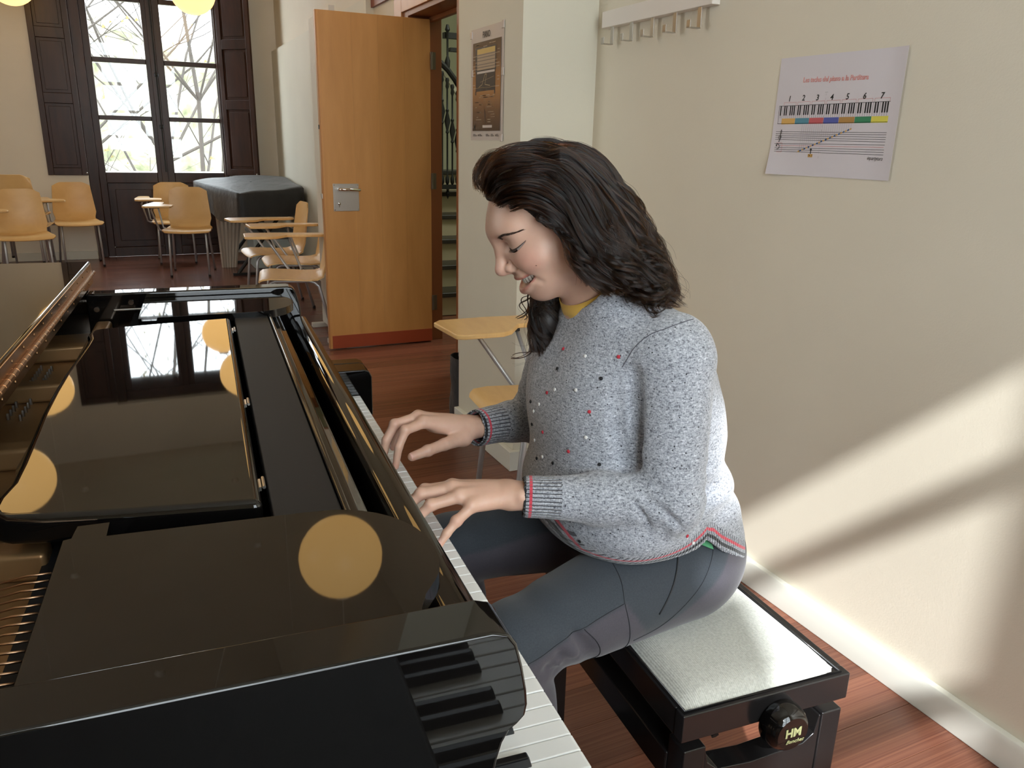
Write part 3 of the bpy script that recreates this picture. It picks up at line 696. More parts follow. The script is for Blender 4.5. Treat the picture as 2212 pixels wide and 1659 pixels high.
# ------------------------------------------------------------------ plywood chairs with writing tablets
CH_W = 0.40
def chair_proto():
    c = empty('tablet_chair', (0, 0, 0))
    prof = [(0.225, 0.425), (0.218, 0.436), (0.20, 0.446), (0.15, 0.452), (0.05, 0.446), (-0.08, 0.438), (-0.14, 0.440), (-0.175, 0.453), (-0.197, 0.480), (-0.210, 0.525), (-0.222, 0.60), (-0.237, 0.70), (-0.252, 0.79), (-0.258, 0.825)]
    P = []
    m_ = len(prof)
    for i, (y_, z_) in enumerate(prof):
        t = i/(m_-1.0); row = []
        if i < 3: hw = 0.195 + 0.012*i
        elif z_ < 0.46: hw = 0.215 - 0.012*max(0, i-4)/3
        else: hw = 0.205 - 0.035*((z_-0.46)/0.365)
        if i == 7 or i == 8: hw = 0.185
        if i == m_-1: hw -= 0.02
        for k in range(13):
            s_ = -1+2*k/12.0
            dz = (0.010*s_*s_ - 0.006) if z_ < 0.46 else 0
            dy = (0.018*s_*s_) if z_ >= 0.46 else 0
            drop = -0.022*max(0, abs(s_)-0.72)/0.28 if i == m_-1 else 0
            row.append((hw*s_, -(y_+dy) , z_+dz+drop))
        P.append(row)
    sh = MB().sheet(P, 0.0105).build('shell', M_ply, c, smooth=0.7)
    for sx in (-1, 1):
        MB().tube([(sx*0.172, -0.205, 0.006), (sx*0.165, -0.165, 0.395), (sx*0.163, -0.150, 0.418), (sx*0.160, -0.125, 0.428), (sx*0.160, 0.09, 0.424), (sx*0.162, 0.125, 0.414), (sx*0.166, 0.150, 0.390), (sx*0.190, 0.245, 0.006)], 0.0105, 10).build('leg_pair', M_tube, c, smooth=True)
        for px_, py_ in ((sx*0.172, -0.205), (sx*0.190, 0.245)):
            MB().lathe([(0.0118, 0), (0.0128, 0.004), (0.0118, 0.022)], 10, (px_, py_, 0)).build('foot', M_blackplastic, c, smooth=0.6)
    MB().tube([(-0.16, -0.10, 0.424), (0.16, -0.10, 0.424)], 0.008, 8).build('cross_tube', M_tube, c, smooth=True)
    MB().tube([(-0.165, -0.02, 0.425), (-0.235, -0.02, 0.425), (-0.262, -0.03, 0.440), (-0.300, -0.155, 0.627), (-0.290, -0.175, 0.652), (-0.25, -0.175, 0.659)], 0.009, 10).build('tablet_arm', M_tube, c, smooth=True)
    MB().tube([(-0.165, 0.04, 0.425), (-0.235, 0.05, 0.45), (-0.255, -0.02, 0.652)], 0.008, 8).build('tablet_strut', M_tube, c, smooth=True)
    tb = [(-0.36, -0.285), (-0.325, -0.315), (-0.12, -0.300), (-0.105, -0.275), (-0.105, -0.13), (-0.13, -0.09), (-0.215, -0.03), (-0.225, 0.20), (-0.245, 0.225), (-0.315, 0.225), (-0.335, 0.20), (-0.365, -0.10)]
    MB().prism(tb, 0.662, 0.680).build('writing_tablet', M_ply, c, bevel=0.005, seg=2)
    MB().box((-0.31, -0.20, 0.650), (-0.22, -0.02, 0.662)).build('tablet_bracket', M_blackplastic, c, bevel=0.003)
    return c
proto = chair_proto(); used = [False]
def chair(x, y, rz, label, tablet=True):
    o = copy_tree(proto) if used[0] else proto
    if not tablet:
        for ch in list(o.children):
            if ch.name.startswith('tablet') or ch.name.startswith('writing'): bpy.data.objects.remove(ch)
    used[0] = True
    o.location = (x, y, 0); o.rotation_euler = (0, 0, rz); tag(o, label, 'chair', 'tablet arm chairs around the room'); o.scale = (1, 1, 1)
    return o
# local axes: the sitter looks along -y, the tablet is on -x (the right hand)
chair(0.468, 8.385, -0.16, 'plywood tablet chair standing in front of the dark window panels')
chair(0.385, 9.30, -0.03, 'plywood tablet chair half hidden behind another in front of the window panels')
chair(-0.53, 9.30, 0.14, 'plywood tablet chair below the left window shutter')
chair(-0.885, 8.12, 0.16, 'plywood tablet chair at the left picture edge, seat towards the piano')
up = chair(-0.99, 9.02, pi-0.12, 'plywood chair stacked on top of another, back turned, left picture edge', False); up.location.z = 0.105
chair(-0.97, 9.05, pi-0.12, 'lower plywood chair of the turned stack at the left picture edge', False)
chair(0.98, 6.50, -pi/2+0.05, 'plywood tablet chair in profile, the farthest of the row by the cupboard')
chair(1.05, 5.98, -pi/2-0.05, 'plywood tablet chair in the middle of the row by the cupboard')
chair(0.915, 5.30, -pi/2-0.16, 'plywood tablet chair half hidden by the open door')
chair(1.235, 2.285, -pi/2-0.04, 'plywood tablet chair beside the wall pier behind the woman')

# ------------------------------------------------------------------ covered keyboard in the far corner
ck = empty('covered_keyboard', (1.2, 8.6, 0), label='keyboard on a folding stand under a black dust cover in the corner', cat='keyboard')
base = [(0.60, 9.05), (0.90, 7.80), (1.53, 8.10), (1.55, 9.35), (1.05, 9.40)]
top = [(0.60, 9.05, 0.870), (0.90, 7.80, 0.812), (1.53, 8.10, 0.853), (1.55, 9.35, 0.905), (1.05, 9.40, 0.905)]
def dens(pl, n):
    out = []
    for i in range(len(pl)):
        a = Vector(pl[i]); b = Vector(pl[(i+1) % len(pl)])
        for k in range(n): out.append(a.lerp(b, k/n))
    return out
ring = dens(top, 12); cen = Vector((1.12, 8.7, 0.872)); L0 = len(ring); rows = []
for s_ in (0.02, 0.35, 0.7, 0.92, 0.985): rows.append([cen.lerp(p, s_) + Vector((0, 0, 0.006*math.sin(9*p.x+7*p.y)*s_)) for p in ring])
for k, dz in enumerate((-0.012, -0.06, -0.14, -0.22, -0.265)):
    row = []
    for i, p in enumerate(ring):
        o = (p-cen); o.z = 0; o.normalize()
        frac = i/12.0
        sag = 0.06*math.exp(-((frac-0.55)/0.25)**2) - 0.07*math.exp(-((frac-0.0)/0.35)**2) - 0.05*math.exp(-((frac-5.0)/0.4)**2)
        w_ = 0.010*math.sin(i*1.9+k*0.4)*(k/4.0)
        row.append(p + o*(0.012+w_) + Vector((0, 0, dz*(1+sag*4))))
    rows.append(row)
MB().grid(rows, wrapu=True).add([cen-Vector((0, 0, 0))], []).build('dust_cover', M_cloth, ck, smooth=True, off=(1.2, 8.6, 0))
MB().prism([(a, b) for a, b in [(0.66, 9.0), (0.95, 7.9), (1.46, 8.15), (1.48, 9.2)]], 0.70, 0.79).build('keyboard_body', M_blackplastic, ck, off=(1.2, 8.6, 0))
for y0 in (8.15, 9.0):
    for s_ in (-1, 1):
        MB().tube([(1.15-s_*0.28, y0, 0.02), (1.15+s_*0.25, y0+0.03*s_, 0.69)], 0.018, 8).build('stand_leg', M_blackplastic, ck, smooth=0.6, off=(1.2, 8.6, 0))
    MB().box((0.82, y0-0.02, 0.0), (1.48, y0+0.02, 0.025)).build('stand_foot', M_blackplastic, ck, off=(1.2, 8.6, 0))
# pale folded board leaning below the cover and pale box under it
fbd = empty('folded_fan', (0.86, 8.62, 0), label='pale pleated paper leaning upright under the covered keyboard', cat='paper')
M_pale = mat('pale_card', (0.62, 0.55, 0.46), 0.7)
P = [[(-0.14*(1-v)*0.0 + (-0.12+0.035*v+0.022*i*(1-0.45*v)), -0.012*(i % 2)+0.10*v, 0.62*(1-v)) for i in range(13)] for v in (0, 0.5, 1.0)]
MB().sheet(P, 0.004).build('pleats', M_pale, fbd)
MB().box((-0.13, 0.0, 0.60), (0.15, 0.006, 0.63)).build('top_band', M_pale, fbd)
bx = empty('storage_box', (1.30, 8.78, 0), label='pale blue plastic box under the covered keyboard', cat='box')
M_box = mat('pale_plastic', (0.55, 0.62, 0.60), 0.5)
MB().box((-0.22, -0.25, 0.0), (0.22, 0.25, 0.34)).build('body', M_box, bx, bevel=0.012)
MB().box((-0.235, -0.265, 0.34), (0.235, 0.265, 0.375)).build('lid', M_box, bx, bevel=0.008)
bag = empty('dark_bag', (1.405, 3.47, 0), label='dark bag on the floor just beyond the wall pier', cat='bag')
Pb = []
for i in range(9):
    z_ = 0.30*i/8.0; r_ = 0.10*(1-0.25*(i/8.0)**2)
    Pb.append([(0.055*math.cos(t)*(1+.08*math.sin(5*t+i)) - 0.02, 0.10*math.sin(t)*(1+.1*math.sin(3*t+i))*r_/0.1+0.0, z_) for t in [2*pi*k/20 for k in range(20)]])
MB().grid(Pb, wrapu=True).build('bag_body', M_cloth, bag, smooth=True)
MB().tube([(-0.02, -0.04, 0.29), (-0.02, -0.03, 0.36), (-0.02, 0.03, 0.36), (-0.02, 0.04, 0.29)], 0.008, 6).build('strap', M_cloth, bag, smooth=True)

# ------------------------------------------------------------------ coat rack
cr = empty('coat_rack', (XR, 2.36, 1.706), label='white wall coat rack with five steel hooks', cat='coat rack')
MB().box((-0.030, -0.31, 0.0), (0, 0.31, 0.055)).build('rail', M_white, cr, bevel=0.002)
for k in range(5):
    yy = 0.245 - 0.1235*k
    MB().box((-0.026, yy-0.0095, -0.058), (-0.0235, yy+0.0095, 0.0)).box((-0.064, yy-0.0095, -0.0605), (-0.0235, yy+0.0095, -0.058)).box((-0.064, yy-0.0095, -0.058), (-0.0615, yy+0.0095, -0.038)).build('hook', M_steel, cr, bevel=0.0008)

# ------------------------------------------------------------------ sheet with the keyboard chart
WALLX = Matrix(((0, 0, -1), (-1, 0, 0), (0, 1, 0)))          # u to the right, v up, w off the wall
def wall_root(name, loc, label, cat):
    o = empty(name, loc, 0, label, cat); o.rotation_euler = WALLX.to_euler(); return o
pa = wall_root('paper_sheet', (XR, 1.767, 1.235), 'white paper chart of piano keys and staves taped to the wall', 'poster')
M_paper = mat('paper', (0.70, 0.65, 0.68), 0.6)
Pp = []
for i in range(13):
    u = i/12.0; row = []
    for j in range(11):
        v = j/10.0
        w_ = 0.0014 + 0.010*max(0, 0.12-(u*0.5+v*0.5))/0.12*0.8 + 0.004*max(0, u-0.93)/0.07
        row.append((0.405*u - 0.006*(1-v)*(1-u) , 0.297*v + 0.004*(1-u)*v, w_))
    Pp.append(row)
MB().sheet(Pp, 0.0003).build('sheet', M_paper, pa, smooth=0.6)
INK = {k: mat('ink_'+k, c, 0.6) for k, c in dict(black=(0.02, 0.02, 0.02), red=(0.62, 0.13, 0.12), pink=(0.72, 0.52, 0.50), orange=(0.72, 0.42, 0.12), teal=(0.10, 0.28, 0.36), crimson=(0.58, 0.12, 0.13), blue=(0.10, 0.12, 0.40),
       brown=(0.46, 0.25, 0.07), green=(0.04, 0.23, 0.11), yellow=(0.74, 0.66, 0.10), navy=(0.05, 0.13, 0.30), grey=(0.45, 0.40, 0.42)).items()}
WZ = 0.0021
class Flat:
    def __init__(s): s.m = MB()
    def rect(s, u0, v0, u1, v1): s.m.add([(u0, v0, WZ), (u1, v0, WZ), (u1, v1, WZ), (u0, v1, WZ)], [(0, 1, 2, 3)]); return s
    def line(s, a, b, w):
        d = Vector((b[0]-a[0], b[1]-a[1])); nrm = Vector((-d.y, d.x)).normalized()*w/2
        s.m.add([(a[0]+nrm.x, a[1]+nrm.y, WZ), (a[0]-nrm.x, a[1]-nrm.y, WZ), (b[0]-nrm.x, b[1]-nrm.y, WZ), (b[0]+nrm.x, b[1]+nrm.y, WZ)], [(0, 1, 2, 3)]); return s
    def disc(s, c, r, r2=None, n=12):
        s.m.add([(c[0]+r*math.cos(2*pi*k/n), c[1]+(r2 or r)*math.sin(2*pi*k/n), WZ) for k in range(n)], [tuple(range(n))]); return s
    def path(s, pts, w):
        for a, b in zip(pts, pts[1:]): s.line(a, b, w)
        return s
    def build(s, name, ink, parent, lab=None):
        o = s.m.build(name, ink if not isinstance(ink, str) else INK[ink], parent); o['kind'] = 'stuff'; return o
text_obj('title_shadow', 'Les tecles del piano a la Partitura', 0.0172, INK['red'], pa, (0.1945, 0.2391, 0.0020), (0, 0, -0.02), shear=0.08, offset=0.0004, sx=0.92)
text_obj('title', 'Les tecles del piano a la Partitura', 0.0172, INK['pink'], pa, (0.1938, 0.2397, 0.0023), (0, 0, -0.02), shear=0.08, sx=0.92)
for i, (u, v) in enumerate(((0.0475, 0.1963), (0.0976, 0.1967), (0.1461, 0.1955), (0.1940, 0.1948), (0.2442, 0.1943), (0.2966, 0.1933), (0.3480, 0.1925))):
    text_obj('digit', str(i+1), 0.020, INK['black'], pa, (u, v, 0.0022), shear=0.15, offset=0.0003)
k0, k1, kt, kb = 0.0125, 0.3827, 0.1785, 0.1335
f = Flat(); kw = (k1-k0)/52
f.rect(k0, kt, k1, kt+0.0011).rect(k0, kb-0.0006, k1, kb+0.0004).rect(k0, kb, k0+0.0011, kt).rect(k1-0.0011, kb, k1, kt)
for n_ in range(1, 52): f.rect(k0+n_*kw-0.0003, 0.1475, k0+n_*kw+0.0003, kt)
for n_ in range(51):
    if (n_ % 7) in (0, 2, 3, 5, 6): f.rect(k0+(n_+1)*kw-0.0021, 0.1545, k0+(n_+1)*kw+0.0021, kt)
f.build('printed_keyboard', 'black', pa)
for i, ink in enumerate(('orange', 'teal', 'crimson', 'blue', 'brown', 'green', 'yellow')):
    u0 = k0 + (2+7*i)*kw; Flat().rect(u0+0.0004, 0.1318, u0+7*kw-0.0004, 0.1468).build('colour_band', ink, pa)
f = Flat()
for i in range(7):
    u0 = k0+(2+7*i)*kw+0.003; u1 = u0+7*kw-0.006
    f.line((u0, 0.1875), (u1, 0.1875), 0.0006).line((u0, 0.1875), (u0, 0.180), 0.0006).line((u1, 0.1875), (u1, 0.180), 0.0006)
f.rect(0.0165, 0.0595, 0.0172, 0.0835).rect(0.0385, 0.0595, 0.0392, 0.0835).rect(0.0165, 0.0828, 0.0392, 0.0835).rect(0.0165, 0.0595, 0.0392, 0.0602).line((0.0100, 0.0768), (0.383, 0.0755), 0.0007)
f.build('red_lines', 'red', pa)
WZ = 0.0024
f = Flat()
for k in range(5): f.line((0.0105, 0.1128-0.0051*k), (0.382, 0.1092-0.0053*k), 0.0009)
for k in (0, 2, 3, 4): f.line((0.0100, 0.0816-0.0050*k), (0.383, 0.0812-0.0057*k), 0.0009)
f.build('staff_lines', 'black', pa)
f = Flat()
for v in np.arange(0.046, 0.205, 0.011): f.rect(0.1740, v, 0.1748, v+0.0055)
f.rect(0.170, 0.2075, 0.180, 0.2085).build('dashed_line', 'grey', pa)
f = Flat()
for k in range(24):
    u = 0.105 + k*0.0071; f.rect(u-0.0003, 0.0640+0.00235*k, u+0.0003, 0.1315)
f.build('guide_lines', 'grey', pa)
WZ = 0.0027
fo = Flat(); fn = Flat()
for k in range(25):
    u = 0.1028 + 0.1656*k/24; v = 0.0622 + 0.0556*k/24; g = fo if k % 2 == 0 else fn
    g.line((u-0.0026, v-0.0010), (u+0.0026, v+0.0014), 0.0034)
fo.build('orange_notes', 'orange', pa); fn.build('blue_notes', 'navy', pa)
f = Flat().rect(0.1452, 0.0565, 0.1480, 0.066); f.m.add([(0.1425, 0.066, WZ), (0.1507, 0.066, WZ), (0.1466, 0.0715, WZ)], [(0, 1, 2)]); f.build('arrow', 'black', pa)
Flat().rect(0.1385, 0.0482, 0.1545, 0.0562).build('yellow_tag', 'orange', pa); text_obj('tag_text', 'FA 3', 0.0072, INK['black'], pa, (0.1465, 0.0522, 0.0029))
f = Flat().path([(0.0275+0.0055*math.cos(t)*(0.5+t/14), 0.0985+0.0055*math.sin(t)*(0.6+t/12)) for t in np.linspace(0, 7.0, 22)], 0.0013)
f.path([(0.0290, 0.0945), (0.0300, 0.1050), (0.0330, 0.1140), (0.0318, 0.1180), (0.0295, 0.1150), (0.0285, 0.1050), (0.0290, 0.0900), (0.0270, 0.0872)], 0.0013).disc((0.0265, 0.0880), 0.0018)
f.path([(0.0225+0.007*math.cos(t), 0.0740+0.0065*math.sin(t)) for t in np.linspace(2.6, -1.9, 16)], 0.0016).disc((0.0185, 0.0760), 0.0020).disc((0.0335, 0.0770), 0.0009).disc((0.0335, 0.0715), 0.0009)
f.build('clefs', 'black', pa)
text_obj('signature', 'inpartytura', 0.0135, INK['black'], pa, (0.3540, 0.0500, 0.0029), (0, 0, -0.03), shear=0.4, sx=0.75, offset=-0.0002)
for i in range(7):
    for j in range(7):
        pass

# ------------------------------------------------------------------ narrow poster on the pier
po = wall_root('piano_poster', (1.321, 3.222, 1.312), 'narrow brown laminated piano poster on the wall pier', 'poster')
M_lam = mat('laminate', (0.60, 0.53, 0.48), 0.12)
MB().sheet([[(0.322*u, 0.425*v, 0.001+0.003*abs(math.sin(5*v))*abs(u-0.5)) for v in np.linspace(0, 1, 11)] for u in np.linspace(0, 1, 7)], 0.0004).build('sheet', M_lam, po, smooth=0.6)
def _pgrad(nt, b):
    v = coords(nt, (1, 1, 1)); sx = N(nt, 'ShaderNodeSeparateXYZ'); nt.links.new(v, sx.inputs[0])
    mr = N(nt, 'ShaderNodeMapRange'); mr.inputs[1].default_value = 0.036; mr.inputs[2].default_value = 0.372; nt.links.new(sx.outputs[1], mr.inputs[0])
    nt.links.new(ramp(nt, mr.outputs[0], [(0.0, (0.075, 0.040, 0.022)), (0.22, (0.16, 0.075, 0.03)), (0.45, (0.40, 0.19, 0.065)), (0.62, (0.36, 0.17, 0.06)), (0.82, (0.16, 0.085, 0.04)), (1.0, (0.075, 0.045, 0.028))]), b.inputs['Base Color'])
WZ = 0.0042
Flat().rect(0.022, 0.036, 0.300, 0.372).build('printed_field', mat('poster_print', (0.3, 0.15, 0.05), 0.2, nodes=_pgrad), po)
text_obj('heading', 'PIANO', 0.034, INK['black'], po, (0.158, 0.395, 0.0044), sx=0.72, offset=0.0002)
WZ = 0.0046
Flat().rect(0.055, 0.188, 0.250, 0.262).rect(0.050, 0.175, 0.060, 0.190).rect(0.240, 0.175, 0.250, 0.190).rect(0.050, 0.262, 0.256, 0.352).build('printed_piano', mat('print_dark', (0.035, 0.022, 0.014), 0.3), po)
WZ = 0.0049
Flat().rect(0.068, 0.268, 0.246, 0.346).build('printed_works', mat('print_beige', (0.42, 0.31, 0.20), 0.3), po)
WZ = 0.0051
Flat().rect(0.068, 0.327, 0.246, 0.346).build('printed_gold', mat('print_gold', (0.62, 0.43, 0.12), 0.3), po)
f = Flat()
for v in (0.322, 0.312, 0.300, 0.286, 0.276): f.rect(0.070, v, 0.244, v+0.003)
f.build('printed_bars', mat('print_grey', (0.16, 0.12, 0.09), 0.3), po)
Flat().rect(0.068, 0.2545, 0.244, 0.2625).rect(0.130, 0.048, 0.225, 0.058).build('printed_keys', mat('print_pale', (0.62, 0.55, 0.50), 0.3), po)
f = Flat().path([(0.09, 0.205), (0.12, 0.212), (0.15, 0.25), (0.165, 0.25), (0.15, 0.212), (0.20, 0.206)], 0.003).line((0.08, 0.202), (0.21, 0.200), 0.003).line((0.10, 0.222), (0.235, 0.238), 0.001)
f.build('printed_pedal', mat('print_line', (0.45, 0.34, 0.20), 0.3), po)
rr = random.Random(4); f = Flat()
for i in range(46):
    v = rr.choice([0.360, 0.352, 0.345, 0.17, 0.163]+[0.145-0.0095*k for k in range(9)]); u = rr.uniform(0.04, 0.25) if v > 0.15 else rr.choice([rr.uniform(0.05, 0.10), rr.uniform(0.17, 0.22)])
    f.rect(u, v, u+rr.uniform(0.015, 0.04), v+0.0022)
for i in range(12): f.rect(rr.choice([0.028, 0.268]), 0.20+0.012*i, rr.choice([0.028, 0.268])+0.02, 0.2018+0.012*i)
f.build('printed_captions', mat('print_caption', (0.46, 0.33, 0.21), 0.3), po)
f = Flat()
for u, w_ in ((0.03, 0.04), (0.095, 0.03), (0.165, 0.035), (0.215, 0.03), (0.27, 0.02)): f.rect(u, 0.016, u+w_, 0.0185).rect(u, 0.021, u+w_*0.7, 0.0235)
f.disc((0.088, 0.019), 0.004).disc((0.264, 0.019), 0.004).line((0.158, 0.065), (0.150, 0.118), 0.004).disc((0.045, 0.05), 0.006, 0.010)
f.build('printed_footer', 'black', po)
for u, v in ((0.0, 0.405), (0.31, 0.415), (0.01, 0.26), (0.31, 0.01), (0.312, 0.25)):
    MB().box((u-0.006, v-0.014, 0.0015), (u+0.014, v+0.014, 0.0062)).build('tape', M_lam, po, bevel=0.002)
# ------------------------------------------------------------------ the seated woman
class Field:
    """implicit surface on a grid, meshed by surface nets"""
    def __init__(s, lo, hi, h):
        s.h = h; s.lo = np.array(lo, np.float32); n = np.ceil((np.array(hi)-np.array(lo))/h).astype(int)+1
        s.n = n; s.ax = [np.arange(n[i], dtype=np.float32)*h+s.lo[i] for i in range(3)]
        s.g = np.full(n, 0.2, np.float32)
    def win(s, lo, hi, pad):
        sl = []
        for i in range(3):
            a = int(max(0, math.floor((lo[i]-pad-s.lo[i])/s.h))); b = int(min(s.n[i], math.ceil((hi[i]+pad-s.lo[i])/s.h)+1))
            if b <= a: return None
            sl.append(slice(a, b))
        return tuple(sl)
    def xyz(s, sl): return np.meshgrid(s.ax[0][sl[0]], s.ax[1][sl[1]], s.ax[2][sl[2]], indexing='ij', sparse=True)
    def put(s, lo, hi, fn, k=0.0, mode='u', pad=None):
        sl = s.win(lo, hi, (k*1.5+0.02) if pad is None else pad)
        if sl is None: return
        d = fn(*s.xyz(sl)); a = s.g[sl]
        if mode == 'u':
            if k: hh = np.maximum(k-np.abs(a-d), 0)/k; s.g[sl] = np.minimum(a, d)-hh*hh*k/4
            else: s.g[sl] = np.minimum(a, d)
        else:
            d = -d
            if k: hh = np.maximum(k-np.abs(a-d), 0)/k; s.g[sl] = np.maximum(a, d)+hh*hh*k/4
            else: s.g[sl] = np.maximum(a, d)
    def cone(s, a, b, ra, rb, k=0.0, mode='u'):
        a = np.array(a, np.float32); b = np.array(b, np.float32); ba = b-a; L = float(ba@ba)+1e-12
        def f(x, y, z):
            t = np.clip(((x-a[0])*ba[0]+(y-a[1])*ba[1]+(z-a[2])*ba[2])/L, 0, 1)
            return np.sqrt((x-a[0]-t*ba[0])**2+(y-a[1]-t*ba[1])**2+(z-a[2]-t*ba[2])**2)-(ra+(rb-ra)*t)
        r = max(ra, rb); s.put(np.minimum(a, b)-r, np.maximum(a, b)+r, f, k, mode)
    def chain(s, pts, rs, k=0.0, mode='u', kk=None):
        for i in range(len(pts)-1): s.cone(pts[i], pts[i+1], rs[i], rs[i+1], k, mode)
    def ell(s, c, r, R=None, k=0.0, mode='u'):
        c = np.array(c, np.float32); r = np.array(r, np.float32)
        A = np.eye(3, dtype=np.float32) if R is None else np.array(R, np.float32)   # columns: axes
        def f(x, y, z):
            X, Y, Z = x-c[0], y-c[1], z-c[2]
            q = [X*A[0, i]+Y*A[1, i]+Z*A[2, i] for i in range(3)]
            k0 = np.sqrt(sum((q[i]/r[i])**2 for i in range(3))); k1 = np.sqrt(sum((q[i]/r[i]**2)**2 for i in range(3)))+1e-9
            return k0*(k0-1)/k1
        e = np.abs(A)@r; s.put(c-e, c+e, f, k, mode)
    def mesh(s):
        g = s.g; n = np.array(g.shape); ins = g < 0
        nc = n-1; cnt = np.zeros(nc, np.int16)
        C = [(i, j, k) for i in (0, 1) for j in (0, 1) for k in (0, 1)]
        def cs(A, c): return A[c[0]:c[0]+nc[0], c[1]:c[1]+nc[1], c[2]:c[2]+nc[2]]
        for c in C: cnt += cs(ins, c)
        act = np.argwhere((cnt > 0) & (cnt < 8))
        idx = np.full(nc, -1, np.int64); idx[act[:, 0], act[:, 1], act[:, 2]] = np.arange(len(act))
        acc = np.zeros((len(act), 3)); num = np.zeros(len(act))
        for c0 in C:
            for ax in range(3):
                if c0[ax]: continue
                c1 = list(c0); c1[ax] = 1
                v0 = g[act[:, 0]+c0[0], act[:, 1]+c0[1], act[:, 2]+c0[2]]; v1 = g[act[:, 0]+c1[0], act[:, 1]+c1[1], act[:, 2]+c1[2]]
                m = (v0 < 0) != (v1 < 0); t = np.where(m, v0/np.where(m, v0-v1, 1), 0)
                p = np.array(c0, float)[None, :].repeat(len(act), 0); p[:, ax] = t
                acc[m] += p[m]; num[m] += 1
        V = s.lo + (act + acc/num[:, None])*s.h
        Fs = []
        for ax in range(3):
            o = [i for i in range(3) if i != ax]
            sl0 = [slice(None)]*3; sl1 = [slice(None)]*3
            sl0[ax] = slice(0, n[ax]-1); sl1[ax] = slice(1, n[ax])
            a = ins[tuple(sl0)]; b = ins[tuple(sl1)]
            e = np.argwhere(a != b); ok = (e[:, o[0]] > 0) & (e[:, o[1]] > 0) & (e[:, o[0]] < nc[o[0]]) & (e[:, o[1]] < nc[o[1]]); e = e[ok]
            q = []
            for d0, d1 in ((1, 1), (0, 1), (0, 0), (1, 0)):
                c = e.copy(); c[:, o[0]] -= d0; c[:, o[1]] -= d1; q.append(idx[c[:, 0], c[:, 1], c[:, 2]])
            q = np.stack(q, 1); fl_ = a[e[:, 0], e[:, 1], e[:, 2]]
            if ax == 1: fl_ = ~fl_
            q[~fl_] = q[~fl_][:, ::-1]; Fs.append(q)
        return V.astype(np.float32), np.concatenate(Fs)
def relax(V, Fq, it=2, lam=0.5):
    E = np.concatenate([Fq[:, [0, 1]], Fq[:, [1, 2]], Fq[:, [2, 3]], Fq[:, [3, 0]]])
    for _ in range(it):
        s_ = np.zeros_like(V); c = np.zeros(len(V))
        np.add.at(s_, E[:, 0], V[E[:, 1]]); np.add.at(c, E[:, 0], 1); np.add.at(s_, E[:, 1], V[E[:, 0]]); np.add.at(c, E[:, 1], 1)
        V = V*(1-lam)+lam*s_/c[:, None]
    return V
HP = (0.70, 1.13, 0.0)
pe = empty('person', Wd(*HP), -KR, 'smiling woman with long dark wavy hair in a grey sweater playing the piano', 'person')
def np_mesh(name, parts, m, attrs=None, off=HP, smooth=True, parent=None):
    """parts: list of (V, quads) in piano axes, joined into one mesh"""
    Vs = []; Fs = []; o = 0
    for V, Q in parts: Vs.append(V); Fs.append(Q+o); o += len(V)
    V = np.concatenate(Vs) - np.array(off); Q = np.concatenate(Fs)
    me = bpy.data.meshes.new(name); me.vertices.add(len(V)); me.vertices.foreach_set('co', V.astype(np.float32).ravel())
    me.loops.add(len(Q)*4); me.loops.foreach_set('vertex_index', Q.astype(np.int32).ravel())
    me.polygons.add(len(Q)); me.polygons.foreach_set('loop_start', np.arange(0, len(Q)*4, 4, dtype=np.int32))
    me.update(); me.validate()
    for k, (arr, typ) in (attrs or {}).items():
        at = me.attributes.new(k, typ, 'POINT')
        at.data.foreach_set('value' if typ == 'FLOAT' else 'color', np.asarray(arr, np.float32).ravel())
    me.materials.append(m)
    if smooth: me.shade_smooth()
    ob = bpy.data.objects.new(name, me); COL.objects.link(ob); ob.parent = parent or pe
    return ob
def pb(mb, name, m, parent=None, **k): return mb.build(name, m, parent or pe, off=HP, **k)

# ---- head frame: F out of the face, L to her left, U up along the head
PSI, PHI = math.radians(12.5), math.radians(28)
Fh = np.array([-math.cos(PSI), math.sin(PSI), 0]); HL = np.array([-math.sin(PSI), -math.cos(PSI), 0.0]); Zv = np.array([0, 0, 1.0])
HF = math.cos(PHI)*Fh - math.sin(PHI)*Zv; HU = math.sin(PHI)*Fh + math.cos(PHI)*Zv
HC = np.array([0.510, 1.150, 1.185]); HR = np.stack([HF, HL, HU], 1)
def hp(f, l, u): return HC + HR @ np.array([f, l, u])
H = Field((0.36, 1.01, 0.98), (0.72, 1.30, 1.33), 0.0018)
def E_(c, r, k=0.012, mode='u'): H.ell(hp(*c), r, HR, k, mode)
def C_(a, b, ra, rb, k=0.010, mode='u'): H.cone(hp(*a), hp(*b), ra, rb, k, mode)
E_((-0.008, 0, 0.032), (0.098, 0.072, 0.084))
E_((0.040, 0, -0.020), (0.053, 0.055, 0.072), 0.03)
E_((0.066, 0, 0.026), (0.030, 0.050, 0.026), 0.03)
for s in (-1, 1):
    E_((0.050, s*0.037, -0.030), (0.031, 0.025, 0.022), 0.018)       # cheeks raised by the smile
    C_((0.056, s*0.010, -0.083), (0.000, s*0.052, -0.060), 0.0180, 0.0165, 0.026)
    C_((0.000, s*0.052, -0.060), (-0.012, s*0.062, -0.010), 0.0165, 0.014, 0.03)
    C_((0.090, s*0.010, 0.026), (0.066, s*0.046, 0.026), 0.0070, 0.0060, 0.018)   # brow ridge
E_((0.0665, 0, -0.0865), (0.0165, 0.018, 0.0155), 0.012)                 # chin
E_((0.052, 0, -0.064), (0.034, 0.042, 0.034), 0.02)
E_((0.074, 0, -0.049), (0.016, 0.028, 0.015), 0.012)
